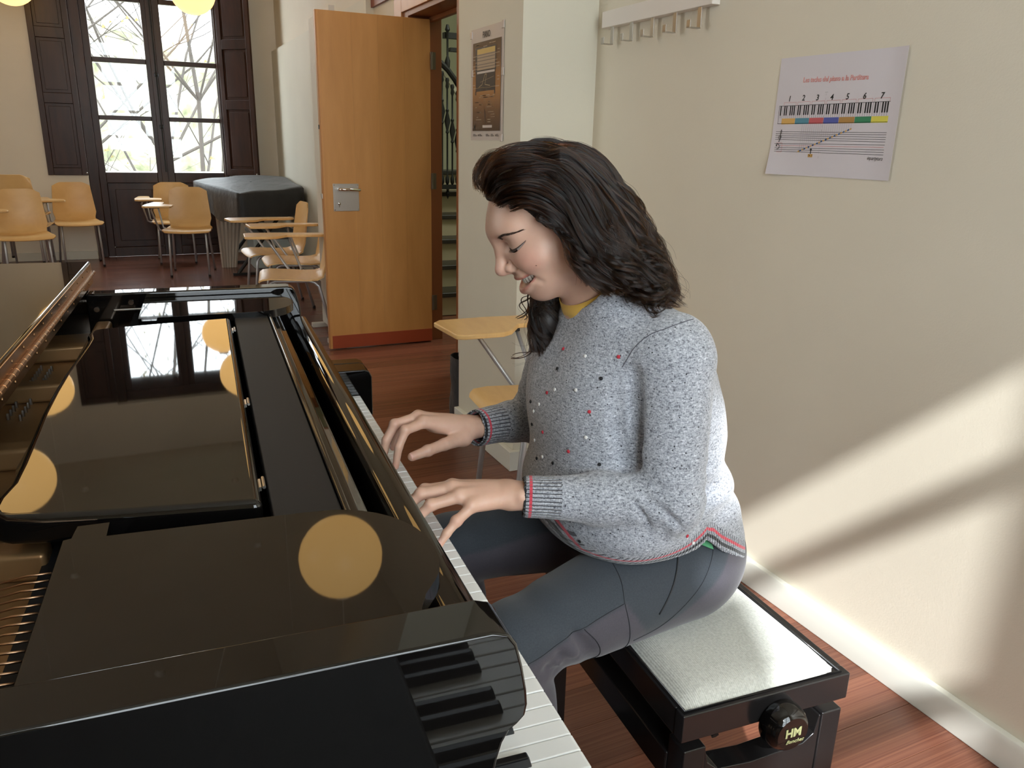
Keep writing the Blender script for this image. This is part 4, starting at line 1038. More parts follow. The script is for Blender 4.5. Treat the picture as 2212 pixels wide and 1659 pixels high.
for s in (-1, 1):
    E_((0.094, s*0.033, 0.007), (0.0165, 0.021, 0.0125), 0.014, 's')    # eye sockets
    H.ell(hp(0.0675, s*0.0335, 0.0045), (0.0152, 0.0170, 0.0135), HR, 0.004)   # closed lids over the eyeballs
    C_((0.0825, s*0.021, 0.0125), (0.076, s*0.045, 0.0110), 0.0030, 0.0030, 0.005)   # upper lid fold
C_((0.0890, 0, 0.018), (0.0975, 0, -0.004), 0.0085, 0.0075, 0.012)      # nose
C_((0.0975, 0, -0.004), (0.1065, 0, -0.026), 0.0075, 0.0098, 0.005)
E_((0.1075, 0, -0.0300), (0.0115, 0.0098, 0.0100), 0.004)
C_((0.1040, 0, -0.034), (0.0910, 0, -0.0400), 0.0062, 0.0055, 0.005)
for s in (-1, 1):
    E_((0.0930, s*0.0122, -0.0312), (0.0108, 0.0074, 0.0082), 0.004)
    C_((0.0885, s*0.0185, -0.0220), (0.0830, s*0.0195, -0.0350), 0.0018, 0.0022, 0.005, 's')
    E_((0.0985, s*0.0062, -0.0400), (0.0055, 0.0032, 0.0038), 0.002, 's')
# mouth: an open smile, lips around it; t runs from corner to corner, dn goes out of the face
def mth(t, du=0.0, dn=0.0):
    q = t*1.20
    return (0.0480+(0.0415+dn)*math.cos(q), (0.0410+dn)*math.sin(q), -0.0630+0.0125*t*t+du)
ts = np.linspace(-1, 1, 15)
up_ = lambda t: (0.0088*(1-t*t)+0.0012); lo_ = lambda t: -(0.0112*(1-t*t)+0.0008)
for a, b in zip(ts, ts[1:]):
    w = lambda t, k: k*(1-0.55*t*t)
    C_(mth(a, up_(a), 0.0012), mth(b, up_(b), 0.0012), 0.0018+w(a, .0030), 0.0018+w(b, .0030), 0.004)
    C_(mth(a, lo_(a), 0.0008), mth(b, lo_(b), 0.0008), 0.0020+w(a, .0044), 0.0020+w(b, .0044), 0.004)
for a, b in zip(ts[1:-1], ts[2:-1]):
    w = lambda t: 0.0018+0.0058*(1-t*t)
    for dn in (0.0065, 0.0, -0.0085): C_(mth(a, 0.0002, dn), mth(b, 0.0002, dn), w(a), w(b), 0.0012, 's')
for s in (-1, 1):                                                      # smile creases
    pts = [(0.0905, s*0.021, -0.034), (0.0830, s*0.034, -0.044), (0.0730, s*0.0435, -0.058), (0.0640, s*0.0470, -0.068)]
    for a, b in zip(pts, pts[1:]): C_(a, b, 0.0022, 0.0022, 0.007, 's')
    E_((-0.010, s*0.0715, -0.006), (0.016, 0.0065, 0.030), 0.006)       # ears
    E_((-0.008, s*0.0760, -0.030), (0.0085, 0.0050, 0.0090), 0.006)
    E_((-0.006, s*0.0790, -0.004), (0.009, 0.0045, 0.016), 0.004, 's')
# neck down into the chest
H.cone(hp(-0.030, 0, -0.035), (0.598, 1.143, 1.040), 0.049, 0.054, 0.03)
H.cone((0.598, 1.143, 1.040), (0.640, 1.143, 0.985), 0.056, 0.075, 0.03)
Vh, Qh = H.mesh(); Vh = relax(Vh, Qh, 2, 0.4)

# ---- hands
HANDS = dict(
 left=dict(w=(0.405, 1.030, 0.783), el=(0.60, 0.957, 0.776), f=[
  [(0.320, 1.072, 0.791), (0.280, 1.084, 0.786), (0.257, 1.089, 0.766), (0.246, 1.092, 0.742)],
  [(0.314, 1.052, 0.797), (0.268, 1.061, 0.791), (0.243, 1.064, 0.768), (0.235, 1.065, 0.742)],
  [(0.320, 1.032, 0.792), (0.276, 1.035, 0.783), (0.252, 1.036, 0.762), (0.243, 1.036, 0.741)],
  [(0.333, 1.014, 0.781), (0.307, 1.005, 0.766), (0.290, 0.999, 0.752), (0.278, 0.995, 0.7375)]],
  t=[(0.388, 1.056, 0.776), (0.350, 1.086, 0.770), (0.318, 1.101, 0.758), (0.294, 1.107, 0.743)]),
 right=dict(w=(0.432, 1.332, 0.785), el=(0.58, 1.388, 0.765), f=[
  [(0.336, 1.304, 0.814), (0.299, 1.291, 0.808), (0.285, 1.284, 0.781), (0.278, 1.280, 0.746)],
  [(0.330, 1.325, 0.818), (0.286, 1.317, 0.812), (0.269, 1.313, 0.785), (0.261, 1.311, 0.747)],
  [(0.336, 1.345, 0.812), (0.294, 1.342, 0.803), (0.278, 1.340, 0.778), (0.270, 1.339, 0.746)],
  [(0.346, 1.362, 0.802), (0.315, 1.366, 0.790), (0.300, 1.368, 0.770), (0.293, 1.369, 0.746)]],
  t=[(0.412, 1.306, 0.776), (0.368, 1.281, 0.777), (0.334, 1.268, 0.774), (0.304, 1.262, 0.7685)]))
hand_parts = []; NAILS = []
for side, hd in HANDS.items():
    w = np.array(hd['w']); allp = np.array([w]+[p for f in hd['f'] for p in f]+hd['t'])
    G = Field(allp.min(0)-0.035, np.maximum(allp.max(0)+0.035, [w[0]+0.10, 0, 0]), 0.0013)
    for i, f in enumerate(hd['f']):
        m = np.array(f[0]); st_ = w + (m-w)*0.15 + np.array([0, (m[1]-w[1])*0.35, 0])
        mid = (st_+m)/2 + np.array([0, 0, 0.001])
        r0 = (0.0135, 0.0140, 0.0135, 0.0125)[i]; rk = (0.0105, 0.0108, 0.0102, 0.0092)[i]
        G.cone(st_, m, r0, rk, 0.016)
        rr_ = [(0.0100, 0.0085, 0.0074, 0.0060), (0.0102, 0.0088, 0.0077, 0.0062), (0.0098, 0.0083, 0.0073, 0.0060), (0.0088, 0.0074, 0.0065, 0.0054)][i]
        for j in range(3): G.cone(f[j], f[j+1], rr_[j], rr_[j+1], 0.0035)
        G.ell(m+np.array([0, 0, 0.0035]), (0.008, 0.006, 0.007), None, 0.008)          # knuckle
        G.ell(np.array(f[1])+np.array([0, 0, 0.0012]), (0.0085, 0.0078, 0.0082), None, 0.005)
        G.cone(w+(m-w)*0.35+np.array([0, 0, 0.0105]), m+np.array([0, 0, 0.0075]), 0.0022, 0.0024, 0.007)   # tendon
    t = hd['t']
    G.cone(w+(np.array(t[0])-w)*0.3, t[0], 0.0150, 0.0150, 0.014); G.cone(t[0], t[1], 0.0150, 0.0112, 0.010)
    G.cone(t[1], t[2], 0.0108, 0.0098, 0.004); G.cone(t[2], t[3], 0.0098, 0.0080, 0.003); G.ell(t[2], (0.0105, 0.0102, 0.0102), None, 0.004)
    pm_ = (np.array(hd['f'][1][0])+w)/2; G.ell(pm_-np.array([0, 0, 0.004]), (0.036, 0.028, 0.0135), None, 0.012)
    e = np.array(hd['el']); dv = (e-w)/np.linalg.norm(e-w); sd = np.array([-dv[1], dv[0], 0])
    for off_, rz in ((0.0095, 0.0178), (-0.0095, 0.0178)): G.cone(w+sd*off_, w+dv*0.10+sd*off_*1.2, rz, 0.0225, 0.014)
    # ulna head
    us = sd if side == 'left' else -sd
    if (us[1] > 0) == (side == 'left'): us = -us
    G.ell(w+dv*0.012+us*0.020+np.array([0, 0, 0.009]), (0.008, 0.008, 0.008), None, 0.010)
    V, Q = G.mesh(); V = relax(V, Q, 2, 0.4); hand_parts.append((V, Q))
    for f, rn in [(x, 0.0052) for x in hd['f']]+[(t, 0.0072)]:
        NAILS.append((np.array(f[2]), np.array(f[3]), rn, side, f is t))

# ---- trunk, upper arms and legs under the clothes, one coarse continuous shell
B = Field((0.30, 0.83, 0.0), (0.97, 1.46, 1.12), 0.012)
B.ell((0.735, 1.13, 0.600), (0.135, 0.17, 0.085), None, 0.04); B.cone((0.72, 1.13, 0.62), (0.665, 1.143, 0.90), 0.10, 0.11, 0.06)
B.cone((0.64, 1.03, 0.985), (0.61, 1.27, 0.975), 0.050, 0.050, 0.05); B.cone((0.665, 1.143, 0.90), (0.62, 1.143, 1.02), 0.09, 0.05, 0.05)
B.chain([(0.645, 0.995, 0.99), (0.628, 0.950, 0.778), (0.50, 0.995, 0.779)], [0.042, 0.034, 0.028], 0.01)
B.chain([(0.605, 1.305, 0.97), (0.590, 1.385, 0.765), (0.50, 1.357, 0.775)], [0.042, 0.034, 0.028], 0.01)
for kb, hb in ((0.955, 1.03), (1.28, 1.23)):
    B.chain([(0.72, hb, 0.600), (0.40, kb+0.005, 0.565), (0.455, kb+0.028, 0.12)], [0.070, 0.040, 0.026], 0.01)
Vb, Qb = B.mesh(); Vb = relax(Vb, Qb, 1)
parts = [(Vh, Qh)]+hand_parts+[(Vb, Qb)]
# skin tone: lips, blush and brows are colours of the skin itself
allV = np.concatenate([p[0] for p in parts]); loc = (allV-HC) @ HR
base = np.array([0.62, 0.385, 0.285]); col = np.tile(base, (len(allV), 1))
def blend(wt, c):
    global col
    col = col*(1-wt[:, None])+np.array(c)[None, :]*wt[:, None]
nh = len(Vh); ish = np.zeros(len(allV)); ish[:nh] = 1
for s in (-1, 1):
    d = np.linalg.norm((loc-np.array([0.066, s*0.050, -0.026]))/np.array([0.03, 0.03, 0.026]), axis=1); blend(ish*np.clip(1-d, 0, 1)**0.7*0.55, (0.60, 0.26, 0.21))
d = np.linalg.norm((loc-np.array([0.112, 0, -0.030]))/np.array([0.018, 0.018, 0.018]), axis=1); blend(ish*np.clip(1-d, 0, 1)*0.5, (0.57, 0.27, 0.22))
lipd = np.full(len(allV), 9.0)
for t in np.linspace(-1, 1, 41):
    for du in (up_(t)-0.0004, lo_(t)):
        lipd = np.minimum(lipd, np.linalg.norm(loc-np.array(mth(t, du, 0.0035)), axis=1)-0.0022-0.0028*(1-t*t))
blend(ish*np.clip(-lipd/0.0014+0.4, 0, 1)*0.9, (0.44, 0.135, 0.11))
for hd in HANDS.values():
    for f in hd['f']+[hd['t']]:
        for q, w_ in ((f[1], .35), (f[3], .6)):
            d = np.linalg.norm(allV-np.array(q), axis=1)/0.014; blend((1-ish)*np.clip(1-d, 0, 1)*w_, (0.57, 0.25, 0.19))
def _skin(nt, b):
    at = N(nt, 'ShaderNodeAttribute'); at.attribute_name = 'tone'; v = coords(nt, (1, 1, 1))
    n = noise(nt, v, 60, 4); c = mixc(nt, 0.10, at.outputs[0], ramp(nt, n, [(0.3, (0.45, 0.22, 0.16)), (0.7, (0.80, 0.55, 0.42))]))
    nt.links.new(c, b.inputs['Base Color']); bump(nt, b, noise(nt, v, 900, 2), 0.10, 0.0006)
M_skin = mat('skin', (0.62, 0.37, 0.27), 0.42, nodes=_skin, sss=0.20)
body = np_mesh('body', parts, M_skin, {'tone': (np.concatenate([col, np.ones((len(col), 1))], 1), 'FLOAT_COLOR')})
def hv(f, l, u): return tuple(hp(f, l, u))
# teeth: upper row, each its own
M_tooth = mat('tooth', (0.80, 0.76, 0.68), 0.22)
M_gum = mat('mouth_lining', (0.22, 0.035, 0.03), 0.5)
tg = pb(MB().tube([hv(*mth(t, 0.0070*(1-t*t), -0.0085)) for t in np.linspace(-0.85, 0.85, 13)], 0.0042, 8), 'gum', M_gum, smooth=True)
pb(MB().tube([hv(*mth(t, -0.001, -0.0175)) for t in np.linspace(-0.85, 0.85, 13)], 0.0085, 8), 'mouth_lining', M_gum, smooth=True)
for i in range(10):
    t0 = -0.85+0.17*i; c0 = 0.5*(abs(t0)+abs(t0+0.17)); hgt = 0.0100*(1-0.55*c0*c0)
    a, b = t0+0.006, t0+0.164; P = []
    for v in (0, 0.35, 0.75, 1.0):
        row = []
        for u in (0, 0.25, 0.5, 0.75, 1):
            t = a+(b-a)*(0.5+(u-0.5)*(1-0.12*v)); q = mth(t, 0.0070*(1-t*t)-hgt*v, -0.0042+0.0012*math.sin(pi*u)-0.001*v*v); row.append(hv(*q))
        P.append(row)
    pb(MB().sheet(P, -0.0022), 'tooth', M_tooth, smooth=0.8)
# brows, lashes, eyes' lower white line, earring, mole
M_hairdark = mat('brow_hair', (0.055, 0.032, 0.022), 0.6)
from mathutils.bvhtree import BVHTree
bvh = BVHTree.FromPolygons([tuple(v) for v in Vh], [tuple(int(i) for i in q) for q in Qh])
def snap(f, l, u, out=0.0):
    """nearest skin point outward from the head centre line"""
    o = Vector(hv(0.02, 0, u)); d = (Vector(hv(f, l, u))-o).normalized(); far = o+d*0.25
    hit = bvh.ray_cast(far, -d, 0.3)
    return (hit[0]+d*out) if hit[0] is not None else Vector(hv(f, l, u))
rb = random.Random(2)
M_eye = mat('eye_white', (0.42, 0.38, 0.35), 0.15); M_iris = mat('dark_iris', (0.018, 0.010, 0.007), 0.1); M_lidline = mat('lid_edge', (0.42, 0.20, 0.15), 0.4)
for s in (1, -1):
    bw = MB()
    for k in range(95):
        t = rb.random(); 
        f0, l0, u0 = 0.088-0.032*t**1.5, 0.0205+0.0325*t, 0.0165+0.0085*math.sin(min(1, t*1.35)*pi*0.62)-0.008*max(0, t-0.55)
        sp = (0.0026*(1-0.6*t)); u0 += rb.uniform(-sp, sp)*0.8
        p0 = snap(f0, s*l0, u0, 0.0006); p1 = snap(f0-0.007, s*(l0+0.0065), u0+0.0022-0.003*t, 0.0014)
        bw.tube([p0, (p0+p1)/2+Vector((0, 0, .0003)), p1], [0.00026, 0.00024, 0.0001], 4, cap=False)
    tag(pb(bw, 'eyebrow', M_hairdark), kind='stuff')
    ls = [snap(0.0830-0.0310*t**1.35, s*(0.0240+0.0250*t), -0.0010+0.0050*t**1.6-0.0036*math.sin(pi*t), 0.0003) for t in np.linspace(0, 1, 12)]
    ey = pb(MB().tube(ls, [0.00035+0.0005*math.sin(pi*min(1, t*0.8+.2)) for t in np.linspace(0, 1, 12)], 6), 'lash_line', M_hairdark, smooth=True)
    ep = []; ip = []
    for v in np.linspace(0, 1, 5):
        row = []
        for t in np.linspace(0.02, 0.98, 15):
            p_ = (0.0830-0.0310*t**1.35, s*(0.0240+0.0250*t), -0.0010+0.0050*t**1.6-0.0036*math.sin(pi*t) - v*0.0046*math.sin(pi*t)**0.7)
            row.append(snap(*p_, 0.00025))
        ep.append(row)
    eb = pb(MB().sheet(ep, 0.0002), 'eyeball', M_eye, smooth=True)
    MBi = MB().sheet([[q_ + (q_-Vector(hv(0.06, 0, 0))).normalized()*0.00035 for q_ in r_[2:10]] for r_ in ep], 0.0002)
    pb(MBi, 'iris', M_iris, eb, smooth=True)
    pb(MB().tube([ep[-1][k_] for k_ in range(15)], 0.00045, 5), 'lower_lid', M_lidline, smooth=True)
    la = MB()
    for k in range(30):
        t = 0.12+0.88*k/29.0; i = min(10, int(t*11)); p = ls[i].lerp(ls[i+1], t*11-i)
        d = Vector(HF*0.9+HL*s*(0.15+0.75*t)-HU*0.55).normalized()
        la.tube([p, p+d*0.0035-Vector((0, 0, .0006)), p+d*0.0060+Vector((0, 0, .0004))], [0.00018, 0.00016, 0.00006], 4, cap=False)
    tag(pb(la, 'eyelashes', M_hairdark), kind='stuff')
lob = snap(-0.010, 0.08, -0.035, 0.0)
pb(MB().tube([lob+Vector((0.0055*math.cos(t), -0.002+0.002*math.sin(t), -0.006+0.0065*math.sin(t))) for t in np.linspace(0, 2*pi, 16)[:-1]], 0.0008, 6, closed=True), 'earring', M_brass, smooth=True)
mp_ = snap(0.056, 0.052, -0.037, 0.0)
pb(MB().lathe([(0.0002, -0.0006), (0.0015, 0), (0.0002, 0.0009)], 8, mp_), 'mole', mat('mole', (0.12, 0.05, 0.03), .5), smooth=True)
# nails
M_nail = mat('nail', (0.72, 0.42, 0.36), 0.2)
for a, b, r, side, thumb in NAILS:
    d = Vector(b-a).normalized(); up = Vector((0, 0, 1)) if not thumb else (Vector((-0.1, -0.75, 0.65)) if side == 'right' else Vector((0, 0.4, 0.9)))
    sd = d.cross(up).normalized(); nn = sd.cross(d).normalized(); c = Vector(b)-d*0.0035
    P = []
    for v in np.linspace(-1, 1, 6):
        P.append([c + d*(v*r*1.05) + sd*(u*r*0.82*(1-0.22*max(0, -v)**2)) + nn*((r+0.0006)*math.sqrt(max(0.05, 1-(u*0.8)**2))*0.98+0.0003) for u in np.linspace(-1, 1, 6)])
    pb(MB().sheet(P, 0.0004), 'nail', M_nail, smooth=0.9)
# ------------------------------------------------------------------ her clothes
T = np.array([(.50, .715, .150, .190), (.56, .718, .158, .200), (.60, .722, .157, .204), (.66, .716, .152, .201), (.72, .706, .142, .192), (.78, .697, .128, .184), (.84, .684, .134, .184), (.90, .668, .136, .184),
              (.95, .655, .130, .182), (1.0, .640, .105, .172), (1.04, .626, .078, .135), (1.07, .612, .060, .075), (1.12, .60, .05, .05)])
CB = 1.143
def torso(grow=0.0, wr=1.0):
    def f(x, y, z):
        zz = z.ravel(); ca, da, db = (np.interp(zz, T[:, 0], T[:, i]).reshape(z.shape) for i in (1, 2, 3))
        da = da+grow; db = db+grow
        X = (x-ca)/da; Y = (y-CB)/db
        r = np.sqrt(X*X+Y*Y); ang = np.arctan2(Y, X)
        w = wr*(0.0035*np.sin(ang*5+z*34)*np.exp(-((z-0.78)/0.10)**2) + 0.0045*np.sin(z*95+2.5*np.sin(ang*2.0))*np.exp(-((z-0.765)/0.045)**2)*(0.4+0.6*(X > -0.3))
                + 0.0030*np.sin(ang*7+1.0)*np.exp(-((z-0.66)/0.07)**2))
        return (r-1)*np.minimum(da, db)*0.96 - w
    return f
S_ = Field((0.36, 0.84, 0.54), (0.93, 1.48, 1.12), 0.0038)
S_.put((0.5, 0.9, 0.54), (0.9, 1.4, 1.10), torso(), 0.0, pad=0.06)
S_.ell((0.572, 1.085, 0.895), (0.062, 0.075, 0.085), None, 0.07); S_.ell((0.570, 1.205, 0.890), (0.062, 0.075, 0.085), None, 0.07)
S_.ell((0.592, 1.13, 0.815), (0.092, 0.135, 0.120), None, 0.06); S_.ell((0.605, 1.118, 0.722), (0.126, 0.200, 0.092), None, 0.05)      # cloth gathered over the lap
S_.cone((0.650, 1.000, 1.000), (0.612, 1.295, 0.985), 0.062, 0.060, 0.04)
S_.cone((0.600, 1.085, 1.045), (0.600, 1.200, 1.040), 0.045, 0.045, 0.05)
def sleeve(pts, rs, k0, wr):
    pts = [np.array(p, np.float32) for p in pts]
    for i in range(len(pts)-1):
        a, b = pts[i], pts[i+1]; ba = b-a; L = float(ba@ba); ra, rb = rs[i], rs[i+1]; ln = math.sqrt(L); amp = wr[i]
        def f(x, y, z, a=a, ba=ba, L=L, ra=ra, rb=rb, ln=ln, amp=amp):
            t = np.clip(((x-a[0])*ba[0]+(y-a[1])*ba[1]+(z-a[2])*ba[2])/L, 0, 1)
            X, Y, Z = x-a[0]-t*ba[0], y-a[1]-t*ba[1], z-a[2]-t*ba[2]
            w = amp(t)*np.sin(t*ln*190+3.0*np.sin(70*Z)+ 40*Y)
            return np.sqrt(X*X+Y*Y+Z*Z)-(ra+(rb-ra)*t)-w
        r = max(ra, rb)+0.01; S_.put(np.minimum(a, b)-r, np.maximum(a, b)+r, f, k0[i], 'u')
z0 = lambda t: 0.0*t
fore = lambda t: 0.0030*np.clip(1-t*1.8, 0, 1)+0.0006
upp = lambda t: 0.0028*np.clip(t*2.2-1.1, 0, 1)
LEL, LWR = (0.632, 0.947, 0.776), (0.428, 1.021, 0.781); REL, RWR = (0.590, 1.390, 0.765), (0.454, 1.341, 0.779)
sleeve([(0.648, 0.992, 0.985), LEL], [0.062, 0.052], [0.010], [upp])
sleeve([LEL, (0.53, 0.984, 0.779), (0.470, 1.006, 0.780), LWR], [0.050, 0.041, 0.033, 0.0325], [0.012, 0.006, 0.004], [fore, z0, z0])
sleeve([(0.612, 1.305, 0.975), REL], [0.058, 0.048], [0.010], [upp])
sleeve([REL, (0.53, 1.368, 0.774), (0.487, 1.353, 0.778), RWR], [0.047, 0.041, 0.036, 0.036], [0.012, 0.006, 0.004], [fore, z0, z0])
# arm hole crease and elbow folds
def crease(pts, r, k=0.008):
    for a, b in zip(pts, pts[1:]): S_.cone(a, b, r, r, k, 's')
crease([(0.558, 0.992, 1.018), (0.553, 0.990, 0.980), (0.555, 0.990, 0.930), (0.560, 0.990, 0.878), (0.572, 0.985, 0.829)], 0.013, 0.012)
crease([(0.572, 0.985, 0.975), (0.580, 0.982, 0.930), (0.587, 0.978, 0.880), (0.592, 0.970, 0.835)], 0.012, 0.010)
crease([(0.575, 0.922, 0.800), (0.605, 0.905, 0.775), (0.635, 0.895, 0.745)], 0.003); crease([(0.560, 0.930, 0.812), (0.590, 0.908, 0.790), (0.615, 0.900, 0.768)], 0.0028)
crease([(0.555, 0.935, 0.800), (0.572, 0.925, 0.775), (0.585, 0.922, 0.755)], 0.0025)
# open ends: cuffs and neckline, and the curved hem
for a, b, r in ((LWR, LEL, 0.0285), (RWR, REL, 0.0325)):
    a, b = np.array(a), np.array(b); d = (b-a)/np.linalg.norm(b-a); S_.cone(a-d*0.06, a+d*0.035, r, r*0.9, 0.002, 's')
    S_.cone(a-d*0.075, a-d*0.0415, 0.042, 0.042, 0.0, 's')
ncen = np.array([0.578, 1.143, 1.075]); nax = np.array([-0.60, 0.0, 0.80])
S_.ell(ncen+nax*0.026, (0.058, 0.068, 0.05), np.stack([np.array([0.8, 0, 0.6]), np.array([0, 1, 0]), nax], 1), 0.004, 's')
hx = [0.40, .487, .500, .515, .557, .600, .640, .667, .690, .708, .725, .745, .779, .820, .856, .95]
hz = [.722, .692, .672, .662, .664, .671, .676, .682, .689, .697, .684, .667, .646, .618, .597, .575]
def hemz(x): return np.interp(x, hx, hz)
def hemf(x, y, z): return z-(hemz(x.ravel()).reshape(x.shape)+0.0*y)
S_.put((0.3, 0.8, 0.5), (1, 1.5, 0.76), hemf, 0.002, 's', pad=0.0)
Vs, Qs = S_.mesh(); Vs = relax(Vs, Qs, 2, 0.5)
cuff = np.full(len(Vs), 1.0); rib = np.zeros(len(Vs))
for a, b in ((LWR, LEL), (RWR, REL)):
    a, b = np.array(a), np.array(b); d = (b-a)/np.linalg.norm(b-a); q = Vs-a; t = q@d; rad = np.linalg.norm(q-t[:, None]*d, axis=1)
    m = (rad < 0.055) & (t > -0.05) & (t < 0.13) & (cuff > t); cuff[m] = t[m]
    sd = np.cross(d, [0, 0, 1]); sd /= np.linalg.norm(sd); up = np.cross(sd, d); an = np.arctan2(q@sd, q@up); rib[m] = an[m]*0.033
tor = (Vs[:, 2] < 0.78) & (cuff > 0.5)
hem = np.full(len(Vs), 1.0); hem[tor] = Vs[tor, 2]-hemz(Vs[tor, 0])
# slope of the hem line makes the band follow the curve
sl_ = np.gradient(np.array(hz), np.array(hx)); sloc = np.interp(Vs[:, 0], hx, sl_); hem = np.where(hem < 1, hem/np.sqrt(1+np.minimum(sloc**2, 1.2)), hem)
rib[tor] = Vs[tor, 0]*1.0 + (Vs[tor, 1]-1.0)*0.35
nq = (Vs-ncen); nr = np.sqrt(((nq@np.array([0.8, 0, 0.6]))/0.058)**2+(nq[:, 1]/0.068)**2+((nq@nax-0.026)/0.05)**2); nk = np.where((Vs[:, 2] > 0.97) & (cuff > 0.5), (nr-1)*0.06, 1.0)
def _knit(nt, b):
    v = coords(nt, (1, 1, 1))
    A = {}
    for k in ('cuff', 'hem', 'rib', 'neck'):
        a = N(nt, 'ShaderNodeAttribute'); a.attribute_name = k; A[k] = a.outputs[2]
    n1 = noise(nt, v, 420, 3, 0.7); n2 = noise(nt, coords(nt, (160, 160, 420)), 1.0, 2, 0.6)
    mel = mathn(nt, 'ADD', mathn(nt, 'MULTIPLY', n1, 0.55), mathn(nt, 'MULTIPLY', n2, 0.45))
    c = ramp(nt, mel, [(0.36, (0.07, 0.074, 0.090)), (0.47, (0.31, 0.325, 0.365)), (0.58, (0.47, 0.485, 0.53)), (0.68, (0.74, 0.755, 0.80))])
    vo = N(nt, 'ShaderNodeTexVoronoi'); vo.inputs['Scale'].default_value = 105; nt.links.new(v, vo.inputs['Vector'])
    fl_ = mathn(nt, 'LESS_THAN', vo.outputs['Distance'], 0.13)
    vc = N(nt, 'ShaderNodeSeparateColor'); nt.links.new(vo.outputs['Color'], vc.inputs[0])
    fl_ = mathn(nt, 'MULTIPLY', fl_, mathn(nt, 'GREATER_THAN', vc.outputs[0], 0.45))
    c = mixc(nt, fl_, c, (0.025, 0.025, 0.03))
    def band(x, lo, hi): return mathn(nt, 'MULTIPLY', mathn(nt, 'GREATER_THAN', x, lo), mathn(nt, 'LESS_THAN', x, hi))
    # ribs
    ribw = mathn(nt, 'SINE', mathn(nt, 'MULTIPLY', A['rib'], 2*pi/0.0062))
    ribm = mathn(nt, 'MAXIMUM', mathn(nt, 'MAXIMUM', band(A['cuff'], -0.05, 0.048), band(A['hem'], -0.03, 0.030)), band(A['neck'], -0.02, 0.0))
    dk = mathn(nt, 'MULTIPLY', ribm, mathn(nt, 'GREATER_THAN', ribw, 0.72))
    c = mixc(nt, dk, c, (0.035, 0.035, 0.045))
    for key, o in (('cuff', -0.0155), ('hem', 0.003)):
        c = mixc(nt, band(A[key], o+0.0048, o+0.0096), c, (0.014, 0.014, 0.017)); c = mixc(nt, band(A[key], o+0.0145, o+0.0190), c, (0.60, 0.055, 0.085))
    nt.links.new(c, b.inputs['Base Color'])
    h = mathn(nt, 'ADD', mathn(nt, 'MULTIPLY', mel, 1.0), mathn(nt, 'MULTIPLY', mathn(nt, 'MULTIPLY', ribm, ribw), -0.6))
    bump(nt, b, h, 0.75, 0.0016)
M_knit = mat('melange_knit', (0.3, 0.3, 0.33), 0.92, nodes=_knit, sheen=0.35)
sw_ = np_mesh('sweater', [(Vs, Qs)], M_knit, {'cuff': (cuff, 'FLOAT'), 'hem': (hem, 'FLOAT'), 'rib': (rib, 'FLOAT'), 'neck': (nk, 'FLOAT')})
bvs = BVHTree.FromPolygons([tuple(v) for v in Vs], [tuple(int(i) for i in q) for q in Qs])
def onsw(a, b, z, out=0.0):
    r = bvs.find_nearest(Vector((a, b, z))); return (r[0]+r[1]*out, r[1]) if r[0] is not None else (Vector((a, b, z)), Vector((0, 0, 1)))
# small knitted-in bobbles
BOB = {k: mat('bobble_'+k, c, 0.8) for k, c in dict(black=(0.012, 0.012, 0.014), red=(0.50, 0.035, 0.055), white=(0.75, 0.74, 0.72)).items()}
bob = [('black', 0.500, 1.11, 0.958), ('black', 0.552, 1.03, 0.955), ('red', 0.497, 1.12, 0.912), ('red', 0.548, 1.04, 0.905), ('white', 0.505, 1.14, 0.885), ('white', 0.540, 1.06, 0.93), ('white', 0.535, 1.06, 0.985),
       ('white', 0.490, 1.16, 0.868), ('black', 0.480, 1.17, 0.84), ('white', 0.545, 1.04, 0.868), ('red', 0.500, 1.12, 0.845), ('red', 0.530, 1.06, 0.838), ('black', 0.552, 1.02, 0.826), ('white', 0.500, 1.12, 0.80),
       ('black', 0.490, 1.14, 0.79), ('black', 0.470, 1.18, 0.88), ('red', 0.60, 1.04, 0.985), ('black', 0.590, 1.08, 1.02), ('black', 0.520, 1.09, 0.80), ('white', 0.480, 1.16, 0.815),
       ('red', 0.648, 0.945, 0.725), ('white', 0.672, 0.94, 0.705), ('black', 0.512, 1.0, 0.705), ('red', 0.548, 1.03, 0.78), ('white', 0.515, 1.10, 0.92), ('red', 0.52, 1.12, 0.985)]
for k, a, b, z in bob:
    p, n_ = onsw(a, b, z, 0.0006); q = n_.to_track_quat('Z', 'Y').to_matrix()
    pb(MB().lathe([(0.0012, -0.001), (0.0031, 0.0003), (0.0029, 0.0016), (0.0012, 0.0024)], 6, p, q), 'bobble', BOB[k], sw_, smooth=0.9)
for path in ([(.66, .985, 1.035), (.640, .97, 1.050), (.612, .965, 1.056), (.589, .97, 1.050), (.571, .98, 1.034), (.556, .988, 1.013), (.551, .988, .983)],):
    pts = [onsw(p.x, p.y, p.z, 0.0002)[0] for p in curve_pts(path, 6)]
    pb(MB().tube(pts, 0.0007, 5), 'armhole_seam', mat('seam_grey', (0.10, 0.10, 0.12), 0.9), sw_, smooth=True)
# yellow shirt collar inside the neckline, green hem corner below the side slit
M_yel = mat('yellow_cotton', (0.70, 0.42, 0.07), 0.8, sheen=0.2); M_grn = mat('green_cotton', (0.10, 0.36, 0.17), 0.8)
P = []
e1 = np.array([0.8, 0, 0.6]); e2 = np.array([0, 1.0, 0])
for v in (0.0, 0.5, 1.0):
    row = []
    for t in np.linspace(0, 2*pi, 41):
        r = 1.0-0.14*v; c = ncen + nax*(-0.016+0.027*v) + e1*0.0620*r*math.cos(t) + e2*0.0690*r*math.sin(t); row.append(tuple(c))
    P.append(row)
pb(MB().sheet(P, 0.0018), 'shirt_collar', M_yel, smooth=True)
